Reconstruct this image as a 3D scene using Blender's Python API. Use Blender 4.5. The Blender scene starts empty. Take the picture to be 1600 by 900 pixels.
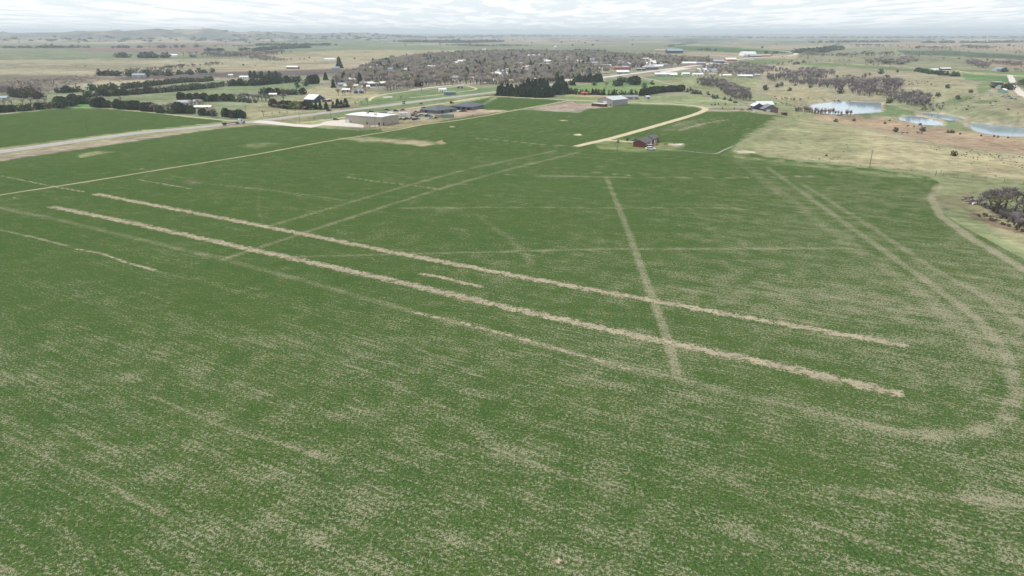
import bpy, bmesh, math, random
import numpy as np
from mathutils import Vector, Matrix

# ------------------------------------------------------------------ camera, world, sun, exposure
SC = bpy.context.scene
CAM_H, FPX, PITCH = 75.0, 1067.0, math.radians(20.55)
cd = bpy.data.cameras.new('camera'); cam = bpy.data.objects.new('camera', cd); SC.collection.objects.link(cam)
cam.location = (0, 0, CAM_H); cam.rotation_euler = (math.radians(90) - PITCH, 0, 0)
cd.sensor_width = 36; cd.lens = 36 * FPX / 1600; cd.clip_start = 1; cd.clip_end = 120000
SC.camera = cam
SC.view_settings.view_transform = 'Standard'; SC.view_settings.look = 'None'
SC.view_settings.exposure = 0.0; SC.view_settings.gamma = 1
SUN_EL, SUN_AZ = math.radians(52), math.radians(-68)      # azimuth measured clockwise from +Y (straight ahead)
sl = bpy.data.lights.new('sun', 'SUN'); sl.energy = 3.2; sl.angle = math.radians(0.55); sl.color = (1, .955, .88)
sun = bpy.data.objects.new('sun', sl); SC.collection.objects.link(sun)
sdir = Vector((math.sin(SUN_AZ) * math.cos(SUN_EL), math.cos(SUN_AZ) * math.cos(SUN_EL), math.sin(SUN_EL)))
sun.rotation_euler = sdir.to_track_quat('Z', 'Y').to_euler(); sun.location = (0, 0, 400)
W = bpy.data.worlds.new('World'); SC.world = W; W.use_nodes = True

class N:                                                    # tiny node helper
    def __init__(s, tree): s.t = tree; s.n = tree.nodes; s.l = tree.links
    def new(s, typ, **kw):
        n = s.n.new(typ)
        for k, v in kw.items(): setattr(n, k, v)
        return n
    def put(s, sock, v):
        if hasattr(v, 'links'): s.l.new(v, sock)
        elif v is not None:
            if isinstance(v, (tuple, list)) and len(v) == 3 and sock.type == 'RGBA': v = (*v, 1)
            sock.default_value = v
    def m(s, op, a, b=None, c=None, clamp=False):
        n = s.new('ShaderNodeMath', operation=op, use_clamp=clamp)
        s.put(n.inputs[0], a); s.put(n.inputs[1], b) if b is not None else 0
        if c is not None: s.put(n.inputs[2], c)
        return n.outputs[0]
    def mix(s, f, a, b, mode='MIX'):
        n = s.new('ShaderNodeMix', data_type='RGBA', blend_type=mode)
        s.put(n.inputs[0], f); s.put(n.inputs[6], a); s.put(n.inputs[7], b); return n.outputs[2]
    def noise(s, vec, scale, detail=3, rough=.55, dist=0):
        n = s.new('ShaderNodeTexNoise'); s.put(n.inputs['Vector'], vec); n.inputs['Scale'].default_value = scale
        n.inputs['Detail'].default_value = detail; n.inputs['Roughness'].default_value = rough; n.inputs['Distortion'].default_value = dist
        return n.outputs['Fac']
    def ramp(s, v, a, b):                                   # smoothstep a..b -> 0..1
        n = s.new('ShaderNodeMapRange', interpolation_type='SMOOTHSTEP'); s.put(n.inputs[0], v); s.put(n.inputs[1], a); s.put(n.inputs[2], b)
        return n.outputs[0]
    def mapping(s, vec, rot=0, scale=(1, 1, 1)):
        if rot: q = s.new('ShaderNodeMapping'); s.put(q.inputs[0], vec); q.inputs['Rotation'].default_value = (0, 0, rot); vec = q.outputs[0]
        n = s.new('ShaderNodeMapping'); s.put(n.inputs[0], vec); n.inputs['Scale'].default_value = scale
        return n.outputs[0]

def build_world():
    g = N(W.node_tree); g.n.clear()
    sky = g.new('ShaderNodeTexSky', sky_type='NISHITA', sun_disc=False)
    sky.sun_elevation = SUN_EL; sky.sun_rotation = SUN_AZ; sky.air_density = 1.0; sky.dust_density = 1.5; sky.altitude = 700
    tc = g.new('ShaderNodeTexCoord'); sx = g.new('ShaderNodeSeparateXYZ'); g.put(sx.inputs[0], tc.outputs['Generated'])
    z = g.m('ADD', g.m('MAXIMUM', sx.outputs[2], 0.0), 0.03)
    cx = g.new('ShaderNodeCombineXYZ'); g.put(cx.inputs[0], g.m('DIVIDE', sx.outputs[0], z)); g.put(cx.inputs[1], g.m('DIVIDE', sx.outputs[1], z))
    n1 = g.noise(g.mapping(cx.outputs[0], 0, (1.9, .62, 1)), 0.75, 7, .6, .3)
    n2 = g.noise(cx.outputs[0], 0.16, 2, .5)
    c = g.ramp(g.m('ADD', n1, g.m('MULTIPLY', g.m('SUBTRACT', n2, .5), .42)), .45, .60)
    skyc = g.mix(1.0, sky.outputs[0], (SKY_S, SKY_S, SKY_S), 'MULTIPLY')
    veil = g.mix(0.84, skyc, (.97, 1.05, 1.10))
    col = g.mix(g.m('MULTIPLY', c, .72), veil, (1.30, 1.28, 1.26))
    bg = g.new('ShaderNodeBackground'); g.put(bg.inputs[0], col); bg.inputs[1].default_value = 1.0
    o = g.new('ShaderNodeOutputWorld'); g.put(o.inputs[0], bg.outputs[0])
SKY_S = 0.1
build_world()

# ------------------------------------------------------------------ noise, relief, projection
rng = np.random.default_rng(7); random.seed(7)
_perm = rng.random((256, 256))
def vnoise(x, y):
    xi = np.floor(x).astype(int); yi = np.floor(y).astype(int); fx = x - xi; fy = y - yi
    fx = fx * fx * (3 - 2 * fx); fy = fy * fy * (3 - 2 * fy)
    a = _perm[xi & 255, yi & 255]; b = _perm[(xi + 1) & 255, yi & 255]; c = _perm[xi & 255, (yi + 1) & 255]; d = _perm[(xi + 1) & 255, (yi + 1) & 255]
    return (a * (1 - fx) + b * fx) * (1 - fy) + (c * (1 - fx) + d * fx) * fy
def fbm(x, y, o=4, g=.5):
    s = 0; a = 1; t = 0
    for i in range(o):
        s = s + a * vnoise(x * 2 ** i + 17.3 * i, y * 2 ** i + 9.1 * i); t += a; a *= g
    return s / t
def sm(a, b, x):
    t = np.clip((x - a) / (b - a), 0, 1); return t * t * (3 - 2 * t)
def seg_dist(x, y, pts):
    d = np.full(x.shape, 1e9)
    for (ax, ay), (bx, by) in zip(pts[:-1], pts[1:]):
        ux, uy = bx - ax, by - ay; L = ux * ux + uy * uy + 1e-9
        t = np.clip(((x - ax) * ux + (y - ay) * uy) / L, 0, 1)
        d = np.minimum(d, np.hypot(x - ax - t * ux, y - ay - t * uy))
    return d
def inside(x, y, poly):
    r = np.zeros(x.shape, bool); n = len(poly)
    for i in range(n):
        (x1, y1), (x2, y2) = poly[i], poly[(i + 1) % n]
        if y1 == y2: continue
        r ^= ((y1 > y) != (y2 > y)) & (x < (x2 - x1) * (y - y1) / (y2 - y1) + x1)
    return r
def sdf(x, y, poly):                                        # negative inside
    d = seg_dist(x, y, list(poly) + [poly[0]]); return np.where(inside(x, y, poly), -d, d)

XB = ([0, 200, 300, 405, 480, 650, 900, 1300, 2000, 4000], [185, 200, 215, 242, 190, 275, 330, 400, 800, 1900])
VALLEY = [(520, 330), (480, 450), (400, 564), (358, 742), (400, 950), (457, 1275), (620, 1750)]
PONDS_PX = [
 (-9.0, [(1272, 163), (1290, 160.5), (1306, 158.5), (1340, 159), (1379, 161), (1378.5, 167), (1378, 175), (1352, 177), (1330, 178.5), (1300, 179), (1262, 173), (1262, 166)]),
 (-11.0, [(1400, 186), (1411, 182), (1440, 181.5), (1466, 185), (1477, 196), (1455, 196), (1440, 195), (1415, 190)]),
 (-10.8, [(1437, 178.5), (1447, 176.3), (1475, 178.5), (1507, 185), (1510, 187.5), (1485, 188.5), (1470, 186), (1452, 182)]),
 (-12.0, [(1509, 194), (1530, 193), (1560, 195.5), (1600, 199), (1680, 207), (1680, 217), (1600, 214), (1560, 212), (1530, 207), (1517, 202)])]
def plane_pt(px, py, z=0.):
    u = (px - 800) / FPX; v = (py - 450) / FPX
    t = (CAM_H - z) / (math.sin(PITCH) + v * math.cos(PITCH))
    return u * t, (math.cos(PITCH) - v * math.sin(PITCH)) * t
PONDS = [(z, [plane_pt(a, b, z) for a, b in pl]) for z, pl in PONDS_PX]

def height(x, y):
    x = np.asarray(x, float); y = np.asarray(y, float); R = np.hypot(x, y); th = np.degrees(np.arctan2(x, y))
    h = sm(2600, 6000, R) * 26 * (fbm(x / 1700, y / 1700, 4) - .5)
    h += sm(9000, 16000, R) * 45 * (fbm(x / 3500 + 5, y / 3500, 4) - .38)
    lm = sm(-5, -13, th) * sm(6200, 8000, R) * (1 - sm(13000, 16000, R))
    rd = 1 - np.abs(2 * fbm(x / 1500 + 31, y / 2600 + 3, 5, .55) - 1)
    h += lm * (np.clip(rd - .60, 0, 1) * 150 + (fbm(x / 300 + 8, y / 420, 5, .6) - .45) * 52)
    for px_, R0, hh, w in ((312, 8600, 34, 150), (125, 9400, 26, 210), (365, 8300, 22, 260), (185, 8900, 22, 350), (250, 9500, 26, 700)):
        t0 = math.atan2((px_ - 800) / FPX, 1.066); x0, y0 = R0 * math.sin(t0), R0 * math.cos(t0)
        h += hh * np.exp(-((x - x0) ** 2 + ((y - y0) * .45) ** 2) / (2 * w * w))
    Xb = np.interp(y, *XB); pm = sm(-5, 90, x - Xb) * sm(60, 160, y) * (1 - sm(2400, 3400, R))
    h += pm * (8.5 * (fbm(x / 95, y / 95, 4) - .5) * sm(700, 800, np.hypot(x, y) + 350 * sm(60, 200, x - Xb)) + 9 * (fbm(x / 260 + 3, y / 260, 3) - .45))
    dv = seg_dist(x, y, VALLEY); h -= 13.5 * np.exp(-(dv / 88) ** 2)
    # wooded draws running down to the creek
    for pts, dep, w in (([(430, 1330), (560, 1220), (760, 1330)], 7, 35), ([(330, 800), (290, 1010), (300, 1150)], 6, 35), ([(372, 900), (520, 930), (640, 860)], 5, 35)):
        h -= dep * np.exp(-(seg_dist(x, y, pts) / w) ** 2)
    h -= 2.6 * np.exp(-(seg_dist(x, y, [(212, 300), (236, 283), (260, 262)]) / 9) ** 2)
    # shallow shrub valley on the left
    h -= 7 * np.exp(-(seg_dist(x, y, [(-1050, 900), (-800, 1110), (-500, 1290)]) / 90) ** 2)
    for z, pl in PONDS:
        d = sdf(x, y, pl)
        h = np.where(d > 0, h * sm(0, 26, d) + (z + .35) * (1 - sm(0, 26, d)), z + .35 - 1.6 * sm(0, 5, -d))
    return h

_T = np.concatenate([np.geomspace(60, 4000, 420), np.geomspace(4040, 60000, 220)])
def P(px, py):
    px = np.atleast_1d(np.asarray(px, float)); py = np.atleast_1d(np.asarray(py, float))
    u = (px - 800) / FPX; v = (py - 450) / FPX
    dx, dy, dz = u, math.cos(PITCH) - v * math.sin(PITCH), -(math.sin(PITCH) + v * math.cos(PITCH))
    out = np.zeros((len(px), 3))
    for s in range(0, len(px), 200):
        a, b, c = dx[s:s + 200, None], dy[s:s + 200, None], dz[s:s + 200, None]
        X, Y, Z = a * _T, b * _T, CAM_H + c * _T
        below = Z < height(X, Y); k = np.where(below.any(1), below.argmax(1), len(_T) - 1)
        lo = _T[np.maximum(k - 1, 0)]; hi = _T[k]; a, b, c = a[:, 0], b[:, 0], c[:, 0]
        for _ in range(9):
            m = (lo + hi) / 2; bl = CAM_H + c * m < height(a * m, b * m); hi = np.where(bl, m, hi); lo = np.where(bl, lo, m)
        out[s:s + 200] = np.stack([a * hi, b * hi, height(a * hi, b * hi)], 1)
    return out
def P1(px, py): return Vector(P([px], [py])[0])
def project(x, y, z):
    zc = np.asarray(z) - CAM_H; dep = y * math.cos(PITCH) - zc * math.sin(PITCH); up = y * math.sin(PITCH) + zc * math.cos(PITCH)
    dep = np.where(dep < 1, 1, dep); return 800 + FPX * x / dep, 450 - FPX * up / dep, dep
def hz(x, y): return float(height(np.array([x]), np.array([y]))[0])

# ------------------------------------------------------------------ object helpers
COL = SC.collection
def tag(o, label=None, cat=None, group=None, kind=None):
    for k, v in (('label', label), ('category', cat), ('group', group), ('kind', kind)):
        if v: o[k] = v
    return o
def mesh_obj(name, verts, faces, mats, parent=None, mi=None, smooth=False):
    me = bpy.data.meshes.new(name); me.from_pydata([tuple(v) for v in verts], [], faces)
    for m_ in (mats if isinstance(mats, (list, tuple)) else [mats]): me.materials.append(m_)
    if mi is not None: me.polygons.foreach_set('material_index', mi)
    if smooth: me.polygons.foreach_set('use_smooth', [True] * len(me.polygons))
    me.update(); o = bpy.data.objects.new(name, me); COL.objects.link(o)
    if parent: o.parent = parent
    return o
def empty(name, loc, rz=0):
    o = bpy.data.objects.new(name, None); o.empty_display_size = 1; COL.objects.link(o); o.location = loc; o.rotation_euler = (0, 0, rz); return o
class MB:
    def __init__(s): s.v = []; s.f = []
    def box(s, x0, x1, y0, y1, z0, z1):
        b = len(s.v); s.v += [(x, y, z) for z in (z0, z1) for x, y in ((x0, y0), (x1, y0), (x1, y1), (x0, y1))]
        s.f += [tuple(b + i for i in q) for q in ((3, 2, 1, 0), (4, 5, 6, 7), (0, 1, 5, 4), (1, 2, 6, 5), (2, 3, 7, 6), (3, 0, 4, 7))]; return s
    def bar(s, a, b, r, r2=None, n=6, cap=True):
        a, b = Vector(a), Vector(b); d = (b - a).normalized(); u = d.orthogonal().normalized(); w = d.cross(u); k = len(s.v); r2 = r if r2 is None else r2
        for c, q in ((a, r), (b, r2)):
            for i in range(n):
                t = 2 * math.pi * i / n; s.v.append(tuple(c + (u * math.cos(t) + w * math.sin(t)) * q))
        for i in range(n): s.f.append((k + i, k + (i + 1) % n, k + n + (i + 1) % n, k + n + i))
        if cap: s.f.append(tuple(k + n + i for i in range(n))); s.f.append(tuple(k + n - 1 - i for i in range(n)))
        return s
    def prism(s, prof, x0, x1):                             # profile of (y, z) pulled along x
        k = len(s.v); n = len(prof); s.v += [(x0, a, b) for a, b in prof] + [(x1, a, b) for a, b in prof]
        s.f += [(k + i, k + n + i, k + n + (i + 1) % n, k + (i + 1) % n) for i in range(n)] + [tuple(k + i for i in range(n)), tuple(k + 2 * n - 1 - i for i in range(n))]; return s
    def prism_y(s, prof, y0, y1):                           # profile of (x, z) pulled along y
        k = len(s.v); n = len(prof); s.v += [(a, y0, b) for a, b in prof] + [(a, y1, b) for a, b in prof]
        s.f += [(k + (i + 1) % n, k + n + (i + 1) % n, k + n + i, k + i) for i in range(n)] + [tuple(k + n - 1 - i for i in range(n)), tuple(k + n + i for i in range(n))]; return s
    def build(s, name, mat, parent=None): return mesh_obj(name, s.v, s.f, mat, parent)

_M = {}
def mat(name, rgb, rough=.8, amt=.18, scale=1.2, metal=0, spec=.3, streak=None, seams=0):
    """plain painted or rough material with a little mottling; seams = spacing in metres of standing seams along local X"""
    if name in _M: return _M[name]
    m_ = bpy.data.materials.new(name); m_.use_nodes = True; g = N(m_.node_tree); b = g.n['Principled BSDF']
    tc = g.new('ShaderNodeTexCoord').outputs['Object']
    v = g.mapping(tc, 0, streak) if streak else tc
    n = g.noise(v, scale, 4, .6); n2 = g.noise(tc, scale * .13, 2)
    f = g.m('ADD', g.m('MULTIPLY', g.m('SUBTRACT', n, .5), amt * 2), g.m('MULTIPLY', g.m('SUBTRACT', n2, .5), amt * 1.4))
    c = g.mix(1.0, rgb, (1, 1, 1), 'MULTIPLY'); k = g.m('ADD', f, 1.0)
    if seams:
        w = g.new('ShaderNodeSeparateXYZ'); g.put(w.inputs[0], tc)
        fr = g.m('FRACT', g.m('DIVIDE', w.outputs[0], seams)); k = g.m('MULTIPLY', k, g.m('SUBTRACT', 1.0, g.m('MULTIPLY', g.m('LESS_THAN', fr, .16), .16)))
    cc = g.new('ShaderNodeVectorMath', operation='SCALE'); g.put(cc.inputs[0], c); g.put(cc.inputs['Scale'], k)
    g.put(b.inputs['Base Color'], cc.outputs[0]); b.inputs['Roughness'].default_value = rough; b.inputs['Metallic'].default_value = metal; b.inputs['Specular IOR Level'].default_value = spec
    _M[name] = m_; return m_
# ------------------------------------------------------------------ ground sheet (fan-shaped grid, finer near the viewer)
def grid_rings():
    py = np.concatenate([np.arange(1500, 960, -40), np.arange(960, 470, -3.6), np.arange(470, 255, -1.7), np.arange(255, 150, -1.4), np.arange(150, 76, -.75)])
    R = CAM_H / np.tan(PITCH + np.arctan((py - 450) / FPX)); R = R[R > 15]
    return np.concatenate([R, np.geomspace(R[-1] * 1.012, 42000, 165)])
TREE_GREEN = (.045, .075, .04)
OLIVE = (.215, .205, .145); TAN = (.315, .265, .19); PGREEN = (.15, .182, .105); GREEN = (.075, .165, .055)
BROWN = (.215, .16, .125); PLOW = (.125, .10, .10); GREYB = (.17, .15, .13); RED = (.31, .215, .15); PINK = (.34, .265, .225); DIRT = (.30, .24, .18)
BIG = -700
# (polygon in picture units of the reference view, albedo, crop 0..1, feather, dryness)
REG = [
 # far bands
 ([(BIG, 54), (2300, 54), (2300, 70), (BIG, 70)], (.21, .195, .16), 0, 3, .5),
 ([(BIG, 61), (330, 62), (420, 60), (500, 62), (380, 67), (BIG, 68)], (.30, .27, .19), 0, 2, .5),
 ([(430, 63), (560, 62), (720, 66), (900, 66), (1000, 72), (700, 79), (560, 82), (430, 84), (400, 74)], (.145, .19, .115), 0, 2, .5),
 ([(700, 60), (980, 60), (1060, 66), (900, 70), (760, 69)], (.27, .22, .17), 0, 2, .5),
 ([(BIG, 69), (120, 71), (330, 72), (300, 75), (80, 77), (BIG, 76)], (.12, .15, .095), 0, 1.5, .5),
 ([(100, 77), (180, 73), (330, 73), (345, 78), (330, 83), (140, 84)], (.19, .13, .115), 0, 1.2, .5),
 ([(215, 66), (330, 67), (450, 69), (420, 71), (230, 70)], (.17, .12, .11), 0, 1, .5),
 ([(BIG, 79), (90, 78), (220, 83), (330, 82), (400, 86), (330, 91), (150, 95), (BIG, 96)], (.16, .195, .12), 0, 2.5, .5),
 ([(BIG, 95), (150, 93), (380, 92), (470, 88), (560, 90), (560, 97), (440, 104), (300, 108), (180, 116), (90, 119), (BIG, 122)], (.29, .265, .185), 0, 2.5, .5),
 ([(420, 84), (560, 78), (700, 78), (830, 76), (870, 80), (760, 84), (620, 90), (540, 92), (440, 92)], (.30, .265, .165), 0, 2, .5),
 ([(640, 84), (750, 79), (840, 78), (760, 82), (680, 86)], (.28, .21, .155), 0, 1.5, .5),
 ([(800, 70), (960, 66), (1060, 72), (1080, 80), (900, 82), (800, 79)], (.17, .19, .13), 0, 2, .5),
 ([(1040, 72), (1120, 72), (1200, 77), (1330, 82), (1310, 84), (1180, 84), (1080, 79)], (.065, .125, .05), 0, 1.2, .5),  # green crop, darkened by a cloud shadow painted into its colour
 ([(960, 60), (1120, 58), (1300, 62), (1600, 60), (2300, 60), (2300, 70), (1500, 72), (1300, 70), (1100, 70), (980, 68)], (.16, .185, .13), 0, 2.5, .5),
 ([(1440, 62), (1500, 60), (1600, 62), (2300, 62), (2300, 65), (1600, 65), (1480, 64)], (.36, .36, .23), 0, 1, .5),
 ([(1380, 66), (1500, 64), (1600, 68), (2300, 68), (2300, 80), (1600, 80), (1500, 76), (1420, 75), (1370, 70)], (.29, .20, .15), 0, 2.5, .5),
 ([(1290, 76), (1380, 73), (1480, 77), (1600, 82), (2300, 84), (2300, 118), (1600, 118), (1480, 108), (1400, 102), (1240, 94), (1250, 84)], (.205, .215, .135), 0, 3, .5),
 ([(1400, 79), (1480, 79), (1560, 84), (1620, 88), (2300, 92), (2300, 100), (1600, 95), (1500, 88), (1420, 86)], (.06, .095, .055), 0, 1.5, .5),  # dark band: cloud shade put into the ground colour
 ([(1500, 92), (1560, 92), (1620, 97), (1620, 106), (1560, 104), (1520, 98)], (.30, .21, .15), 0, 3, .5),
 # left: dark ploughed band, shrub valley, meadows between shelterbelts
 ([(150, 124), (200, 119.5), (300, 113.5), (420, 111), (520, 108), (640, 107), (600, 112), (480, 118), (400, 121), (300, 123), (190, 126)], (.115, .095, .095), 0, 1, .5),
 ([(BIG, 120), (60, 117), (120, 118), (190, 123), (150, 127), (110, 134), (70, 145), (BIG, 150)], (.165, .145, .12), 0, 3, .5),
 ([(110, 134), (190, 125), (320, 122.5), (400, 121.5), (300, 128), (190, 134), (120, 140)], (.33, .29, .19), 0, 1.5, .5),
 ([(BIG, 148), (60, 147), (110, 139), (200, 134), (330, 126), (470, 120), (560, 122), (600, 135), (560, 165), (400, 180), (200, 172), (BIG, 178)], (.185, .205, .125), 0, 2, .5),
 ([(60, 160), (150, 152), (300, 140), (480, 128), (520, 134), (420, 142), (300, 152), (200, 158), (80, 164)], (.165, .205, .11), 0, 2, .5),
 ([(400, 160), (470, 152), (520, 145), (560, 148), (620, 150), (600, 160), (520, 168), (400, 186), (360, 182)], (.26, .235, .145), 0, 3, .5),
 ([(90, 163), (115, 160), (145, 162), (150, 168), (110, 169)], (.12, .22, .075), 0, 1, .5),
 # verges of the highway and the strip of commercial lots
 ([(BIG, 330), (BIG, 262), (0, 229), (200, 203), (345, 189), (460, 177), (600, 160), (700, 148), (790, 138), (800, 150), (760, 156), (700, 165), (600, 182), (560, 200), (440, 197), (350, 202), (200, 224), (0, 253)], (.235, .225, .12), 0, 1.5, .5),
 ([(500, 178), (560, 171), (640, 161), (700, 155), (760, 148), (790, 146), (790, 149), (740, 154), (660, 165), (600, 173), (540, 182), (470, 190)], (.135, .185, .085), 0, 1.5, .5),
 ([(BIG, 335), (BIG, 305), (0, 243), (200, 216), (340, 200), (430, 190), (440, 193), (340, 204), (200, 223), (0, 252)], (.29, .24, .19), 0, 1, .5),
 # town ground
 ([(470, 128), (545, 118), (590, 96), (660, 88), (780, 82), (900, 81), (1000, 86), (1120, 88), (1175, 92), (1170, 108), (1010, 122), (960, 130), (790, 140), (700, 136), (600, 142), (520, 142)], (.235, .21, .165), 0, 2, .5),
 ([(600, 150), (650, 141), (720, 136), (800, 136), (790, 142), (740, 148), (690, 153), (640, 158), (560, 166), (560, 158)], (.125, .185, .085), 0, 1.5, .5),
 ([(460, 142), (500, 136), (560, 141), (600, 148), (560, 153), (480, 150)], (.32, .27, .18), 0, 3, .5),
 # cemetery, parkland beyond the shelterbelt, meadow east of it
 ([(860, 140), (905, 134), (960, 125), (985, 120), (1010, 124), (1040, 132), (1062, 140), (1000, 150), (880, 150)], (.16, .225, .09), 0, 1, .5),
 ([(945, 124), (990, 120), (1012, 126), (1020, 132), (985, 134), (950, 130)], (.11, .175, .075), 0, 1.5, .5),
 ([(1000, 124), (1160, 116), (1250, 128), (1290, 140), (1300, 158), (1220, 168), (1130, 154), (1060, 138)], (.225, .235, .125), 0, 2, .5),
 ([(1010, 120), (1070, 112), (1100, 114), (1050, 124), (1020, 124)], (.125, .185, .085), 0, 1.5, .5),
 ([(1130, 100), (1180, 92), (1240, 92), (1240, 96), (1200, 100), (1140, 106)], (.14, .195, .09), 0, 1.2, .5),
 ([(885, 151), (1005, 152), (1070, 147), (1110, 152), (1170, 162), (1170, 168), (1090, 166), (1040, 163), (885, 158)], (.225, .255, .14), 0, 1, .5),
 ([(885, 150), (960, 152), (930, 156), (885, 156)], (.16, .235, .10), 0, 1, .5),
 # right: rangeland
 ([(1150, 196), (1190, 118), (1300, 108), (1440, 108), (1600, 122), (2400, 200), (2400, 330), (1600, 284), (1380, 264), (1150, 246)], (.265, .24, .165), 0, 4, .5),
 ([(1380, 150), (1480, 120), (1600, 155), (2400, 240), (2400, 210), (1600, 195), (1500, 180), (1420, 170)], (.27, .255, .16), 0, 3, .5),
 ([(1240, 97.5), (1300, 100), (1360, 103.5), (1400, 106), (1440, 110), (1460, 113), (1420, 111), (1350, 106), (1250, 101)], (.11, .185, .065), 0, .8, .5),
 ([(1504, 114), (1540, 117), (1575, 119), (1579, 129), (1545, 127), (1505, 124)], (.10, .175, .07), 0, .8, .5),
 ([(1486, 113), (1500, 114), (1504, 118), (1492, 119)], (.10, .175, .07), 0, .8, .5),
 ([(1583, 120), (1620, 121), (2300, 160), (2300, 180), (1640, 150), (1590, 134)], (.11, .175, .075), 0, 1, .5),
 ([(1415, 104), (1600, 113), (1600, 119), (1480, 110)], (.15, .215, .09), 0, 1, .5),
 ([(1560, 121), (1550, 135), (1545, 143), (1530, 146), (1525, 135), (1540, 127)], (.145, .195, .095), 0, 2, .5),
 ([(1474, 160), (1490, 153), (1520, 149), (1520, 154), (1500, 160), (1480, 163)], (.12, .185, .08), 0, 1.5, .5),
 ([(1520, 158), (1560, 154), (1565, 158), (1530, 163)], (.145, .195, .095), 0, 2, .5),
 ([(1370, 150), (1500, 162), (1580, 178), (1600, 190), (1500, 180), (1420, 172)], (.20, .22, .125), 0, 3, .5),
 ([(1350, 157), (1380, 161), (1400, 168), (1437, 178), (1440, 182), (1430, 182), (1425, 172), (1390, 164)], (.37, .29, .225), 0, 1, .5),
 ([(1270, 178), (1340, 180), (1384, 162), (1425, 173), (1432, 181), (1400, 184), (1380, 181), (1340, 184), (1290, 181)], (.125, .19, .08), 0, 1.5, .5),
 ([(1470, 184), (1490, 189), (1520, 200), (1530, 207), (1480, 203), (1478, 195)], (.14, .195, .09), 0, 1.5, .5),
 ([(1190, 180), (1260, 176), (1330, 181), (1400, 187), (1440, 197), (1530, 209), (1600, 217), (2400, 260), (2400, 290), (1600, 240), (1470, 225), (1380, 205), (1260, 186)], RED, 0, 4, .5),
 ([(1195, 192), (1260, 188), (1330, 200), (1440, 222), (1600, 248), (2400, 330), (2400, 380), (1600, 287), (1380, 263), (1180, 245), (1150, 235)], (.33, .29, .175), 0, 6, .5),
 ([(1200, 140), (1260, 138), (1300, 146), (1290, 156), (1240, 160), (1200, 152)], (.29, .255, .155), 0, 4, .5),
 ([(1230, 178), (1280, 176), (1270, 184), (1238, 186)], (.17, .215, .09), 0, 3, .5),
 ([(1150, 150), (1200, 150), (1240, 165), (1262, 176), (1230, 178), (1205, 170), (1170, 160)], (.19, .215, .11), 0, 3, .5),
 # mixed green belt between field and range
 ([(1150, 236), (1210, 244), (1360, 260), (1480, 268), (1600, 282), (2400, 370), (2400, 480), (1600, 420), (1500, 362), (1462, 300), (1380, 272), (1140, 250)], (.20, .22, .115), 0, 5, .5),
 ([(1500, 300), (1545, 322), (1600, 352), (1700, 400), (1700, 420), (1600, 392), (1555, 362), (1510, 330)], (.27, .245, .145), 0, 5, .5),
 ([(1512, 336), (1540, 340), (1600, 362), (1660, 380), (1600, 366), (1560, 356), (1525, 344)], (.19, .13, .095), 0, 1.5, .5),
 ([(1240, 178), (1250, 190), (1222, 205), (1190, 224), (1180, 246), (1120, 244), (1150, 222), (1185, 198), (1212, 180)], (.23, .235, .12), 0, 12, .5),
 ([(1240, 180), (1330, 198), (1370, 236), (1300, 252), (1180, 246), (1190, 220)], (.245, .24, .135), 0, 16, .5),
 # ---- crops
 ([(BIG, 252), (-300, 205), (0, 179.5), (80, 171.5), (130, 169.5), (165, 170.5), (240, 177), (325, 186.5), (350, 189), (300, 195.5), (200, 206), (100, 218), (0, 231), (BIG, 330)], GREEN, 1, .8, .28),
 ([(BIG, 350), (BIG, 338), (0, 252), (120, 234), (200, 222.5), (340, 201.5), (400, 195.5), (440, 197), (500, 200), (560, 204.5), (590, 202), (612, 200), (650, 196), (700, 187), (760, 178), (800, 171), (835, 172), (850, 173.5), (905, 174), (920, 169), (945, 169), (958, 167), (975, 163), (1050, 164.5), (1090, 168), (1098, 172), (1105, 175), (1165, 174.5), (1185, 178), (1225, 180.5), (1243, 184), (1232, 194), (1200, 205), (1165, 222), (1160, 236), (1200, 246), (1300, 257), (1370, 264), (1450, 276), (1466, 284), (1462, 300), (1464, 318), (1480, 340), (1530, 368), (1600, 405), (1700, 460), (2600, 1100), (2600, 4000), (BIG, 4000)], GREEN, 1, 1.2, .36),
 ([(742, 172), (780, 151.8), (880, 157), (840, 165), (800, 171.5)], GREEN, 1, .6, .15),
 ([(690, 168), (745, 157), (760, 154), (770, 152), (740, 170)], GREEN, 1, .8, .2),
 ([(1236, 180), (1246, 190), (1216, 207), (1178, 226), (1168, 243), (1128, 243), (1162, 216), (1196, 194), (1216, 181)], (.2, .22, .11), .5, 9, .85),
 ([(1150, 240), (1210, 248), (1360, 265), (1440, 272), (1470, 282), (1440, 282), (1350, 272), (1200, 254), (1140, 246)], (.19, .22, .10), .5, 5, .8),
 # worked ground round the lots
 ([(565, 197), (630, 188), (660, 184), (700, 180), (735, 170), (760, 171), (790, 173), (760, 178), (700, 187.5), (640, 199), (600, 205.5)], (.26, .22, .13), 0, 1.5, .5),
 ([(690, 176), (735, 172), (745, 170), (790, 173), (752, 178), (705, 183)], (.35, .27, .21), 0, 1, .5),
 ([(596, 178), (640, 168), (665, 166), (668, 175), (690, 180), (655, 188), (630, 187), (600, 185)], (.31, .27, .205), 0, 1.5, .5),
 ([(628, 172), (664, 168), (664, 177), (632, 180)], PINK, 0, 1, .5),
 ([(760, 178), (790, 173), (800, 174), (740, 181)], (.24, .18, .12), 0, 1, .5),
 ([(832, 171), (845, 168), (895, 158.5), (940, 161), (957, 167), (920, 170), (905, 175), (870, 174)], PINK, 0, .8, .5),
 ([(830, 171.5), (870, 174.5), (905, 176), (925, 168.5), (915, 167), (900, 171.5), (845, 170)], (.27, .245, .20), 0, 1, .5),
 ([(895, 158.2), (935, 159), (935, 162), (900, 161.5)], (.16, .20, .09), 0, 1, .5),
 ([(885, 148), (965, 150), (965, 152), (920, 151.5), (885, 149.6)], (.36, .24, .17), 0, .6, .5),
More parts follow.
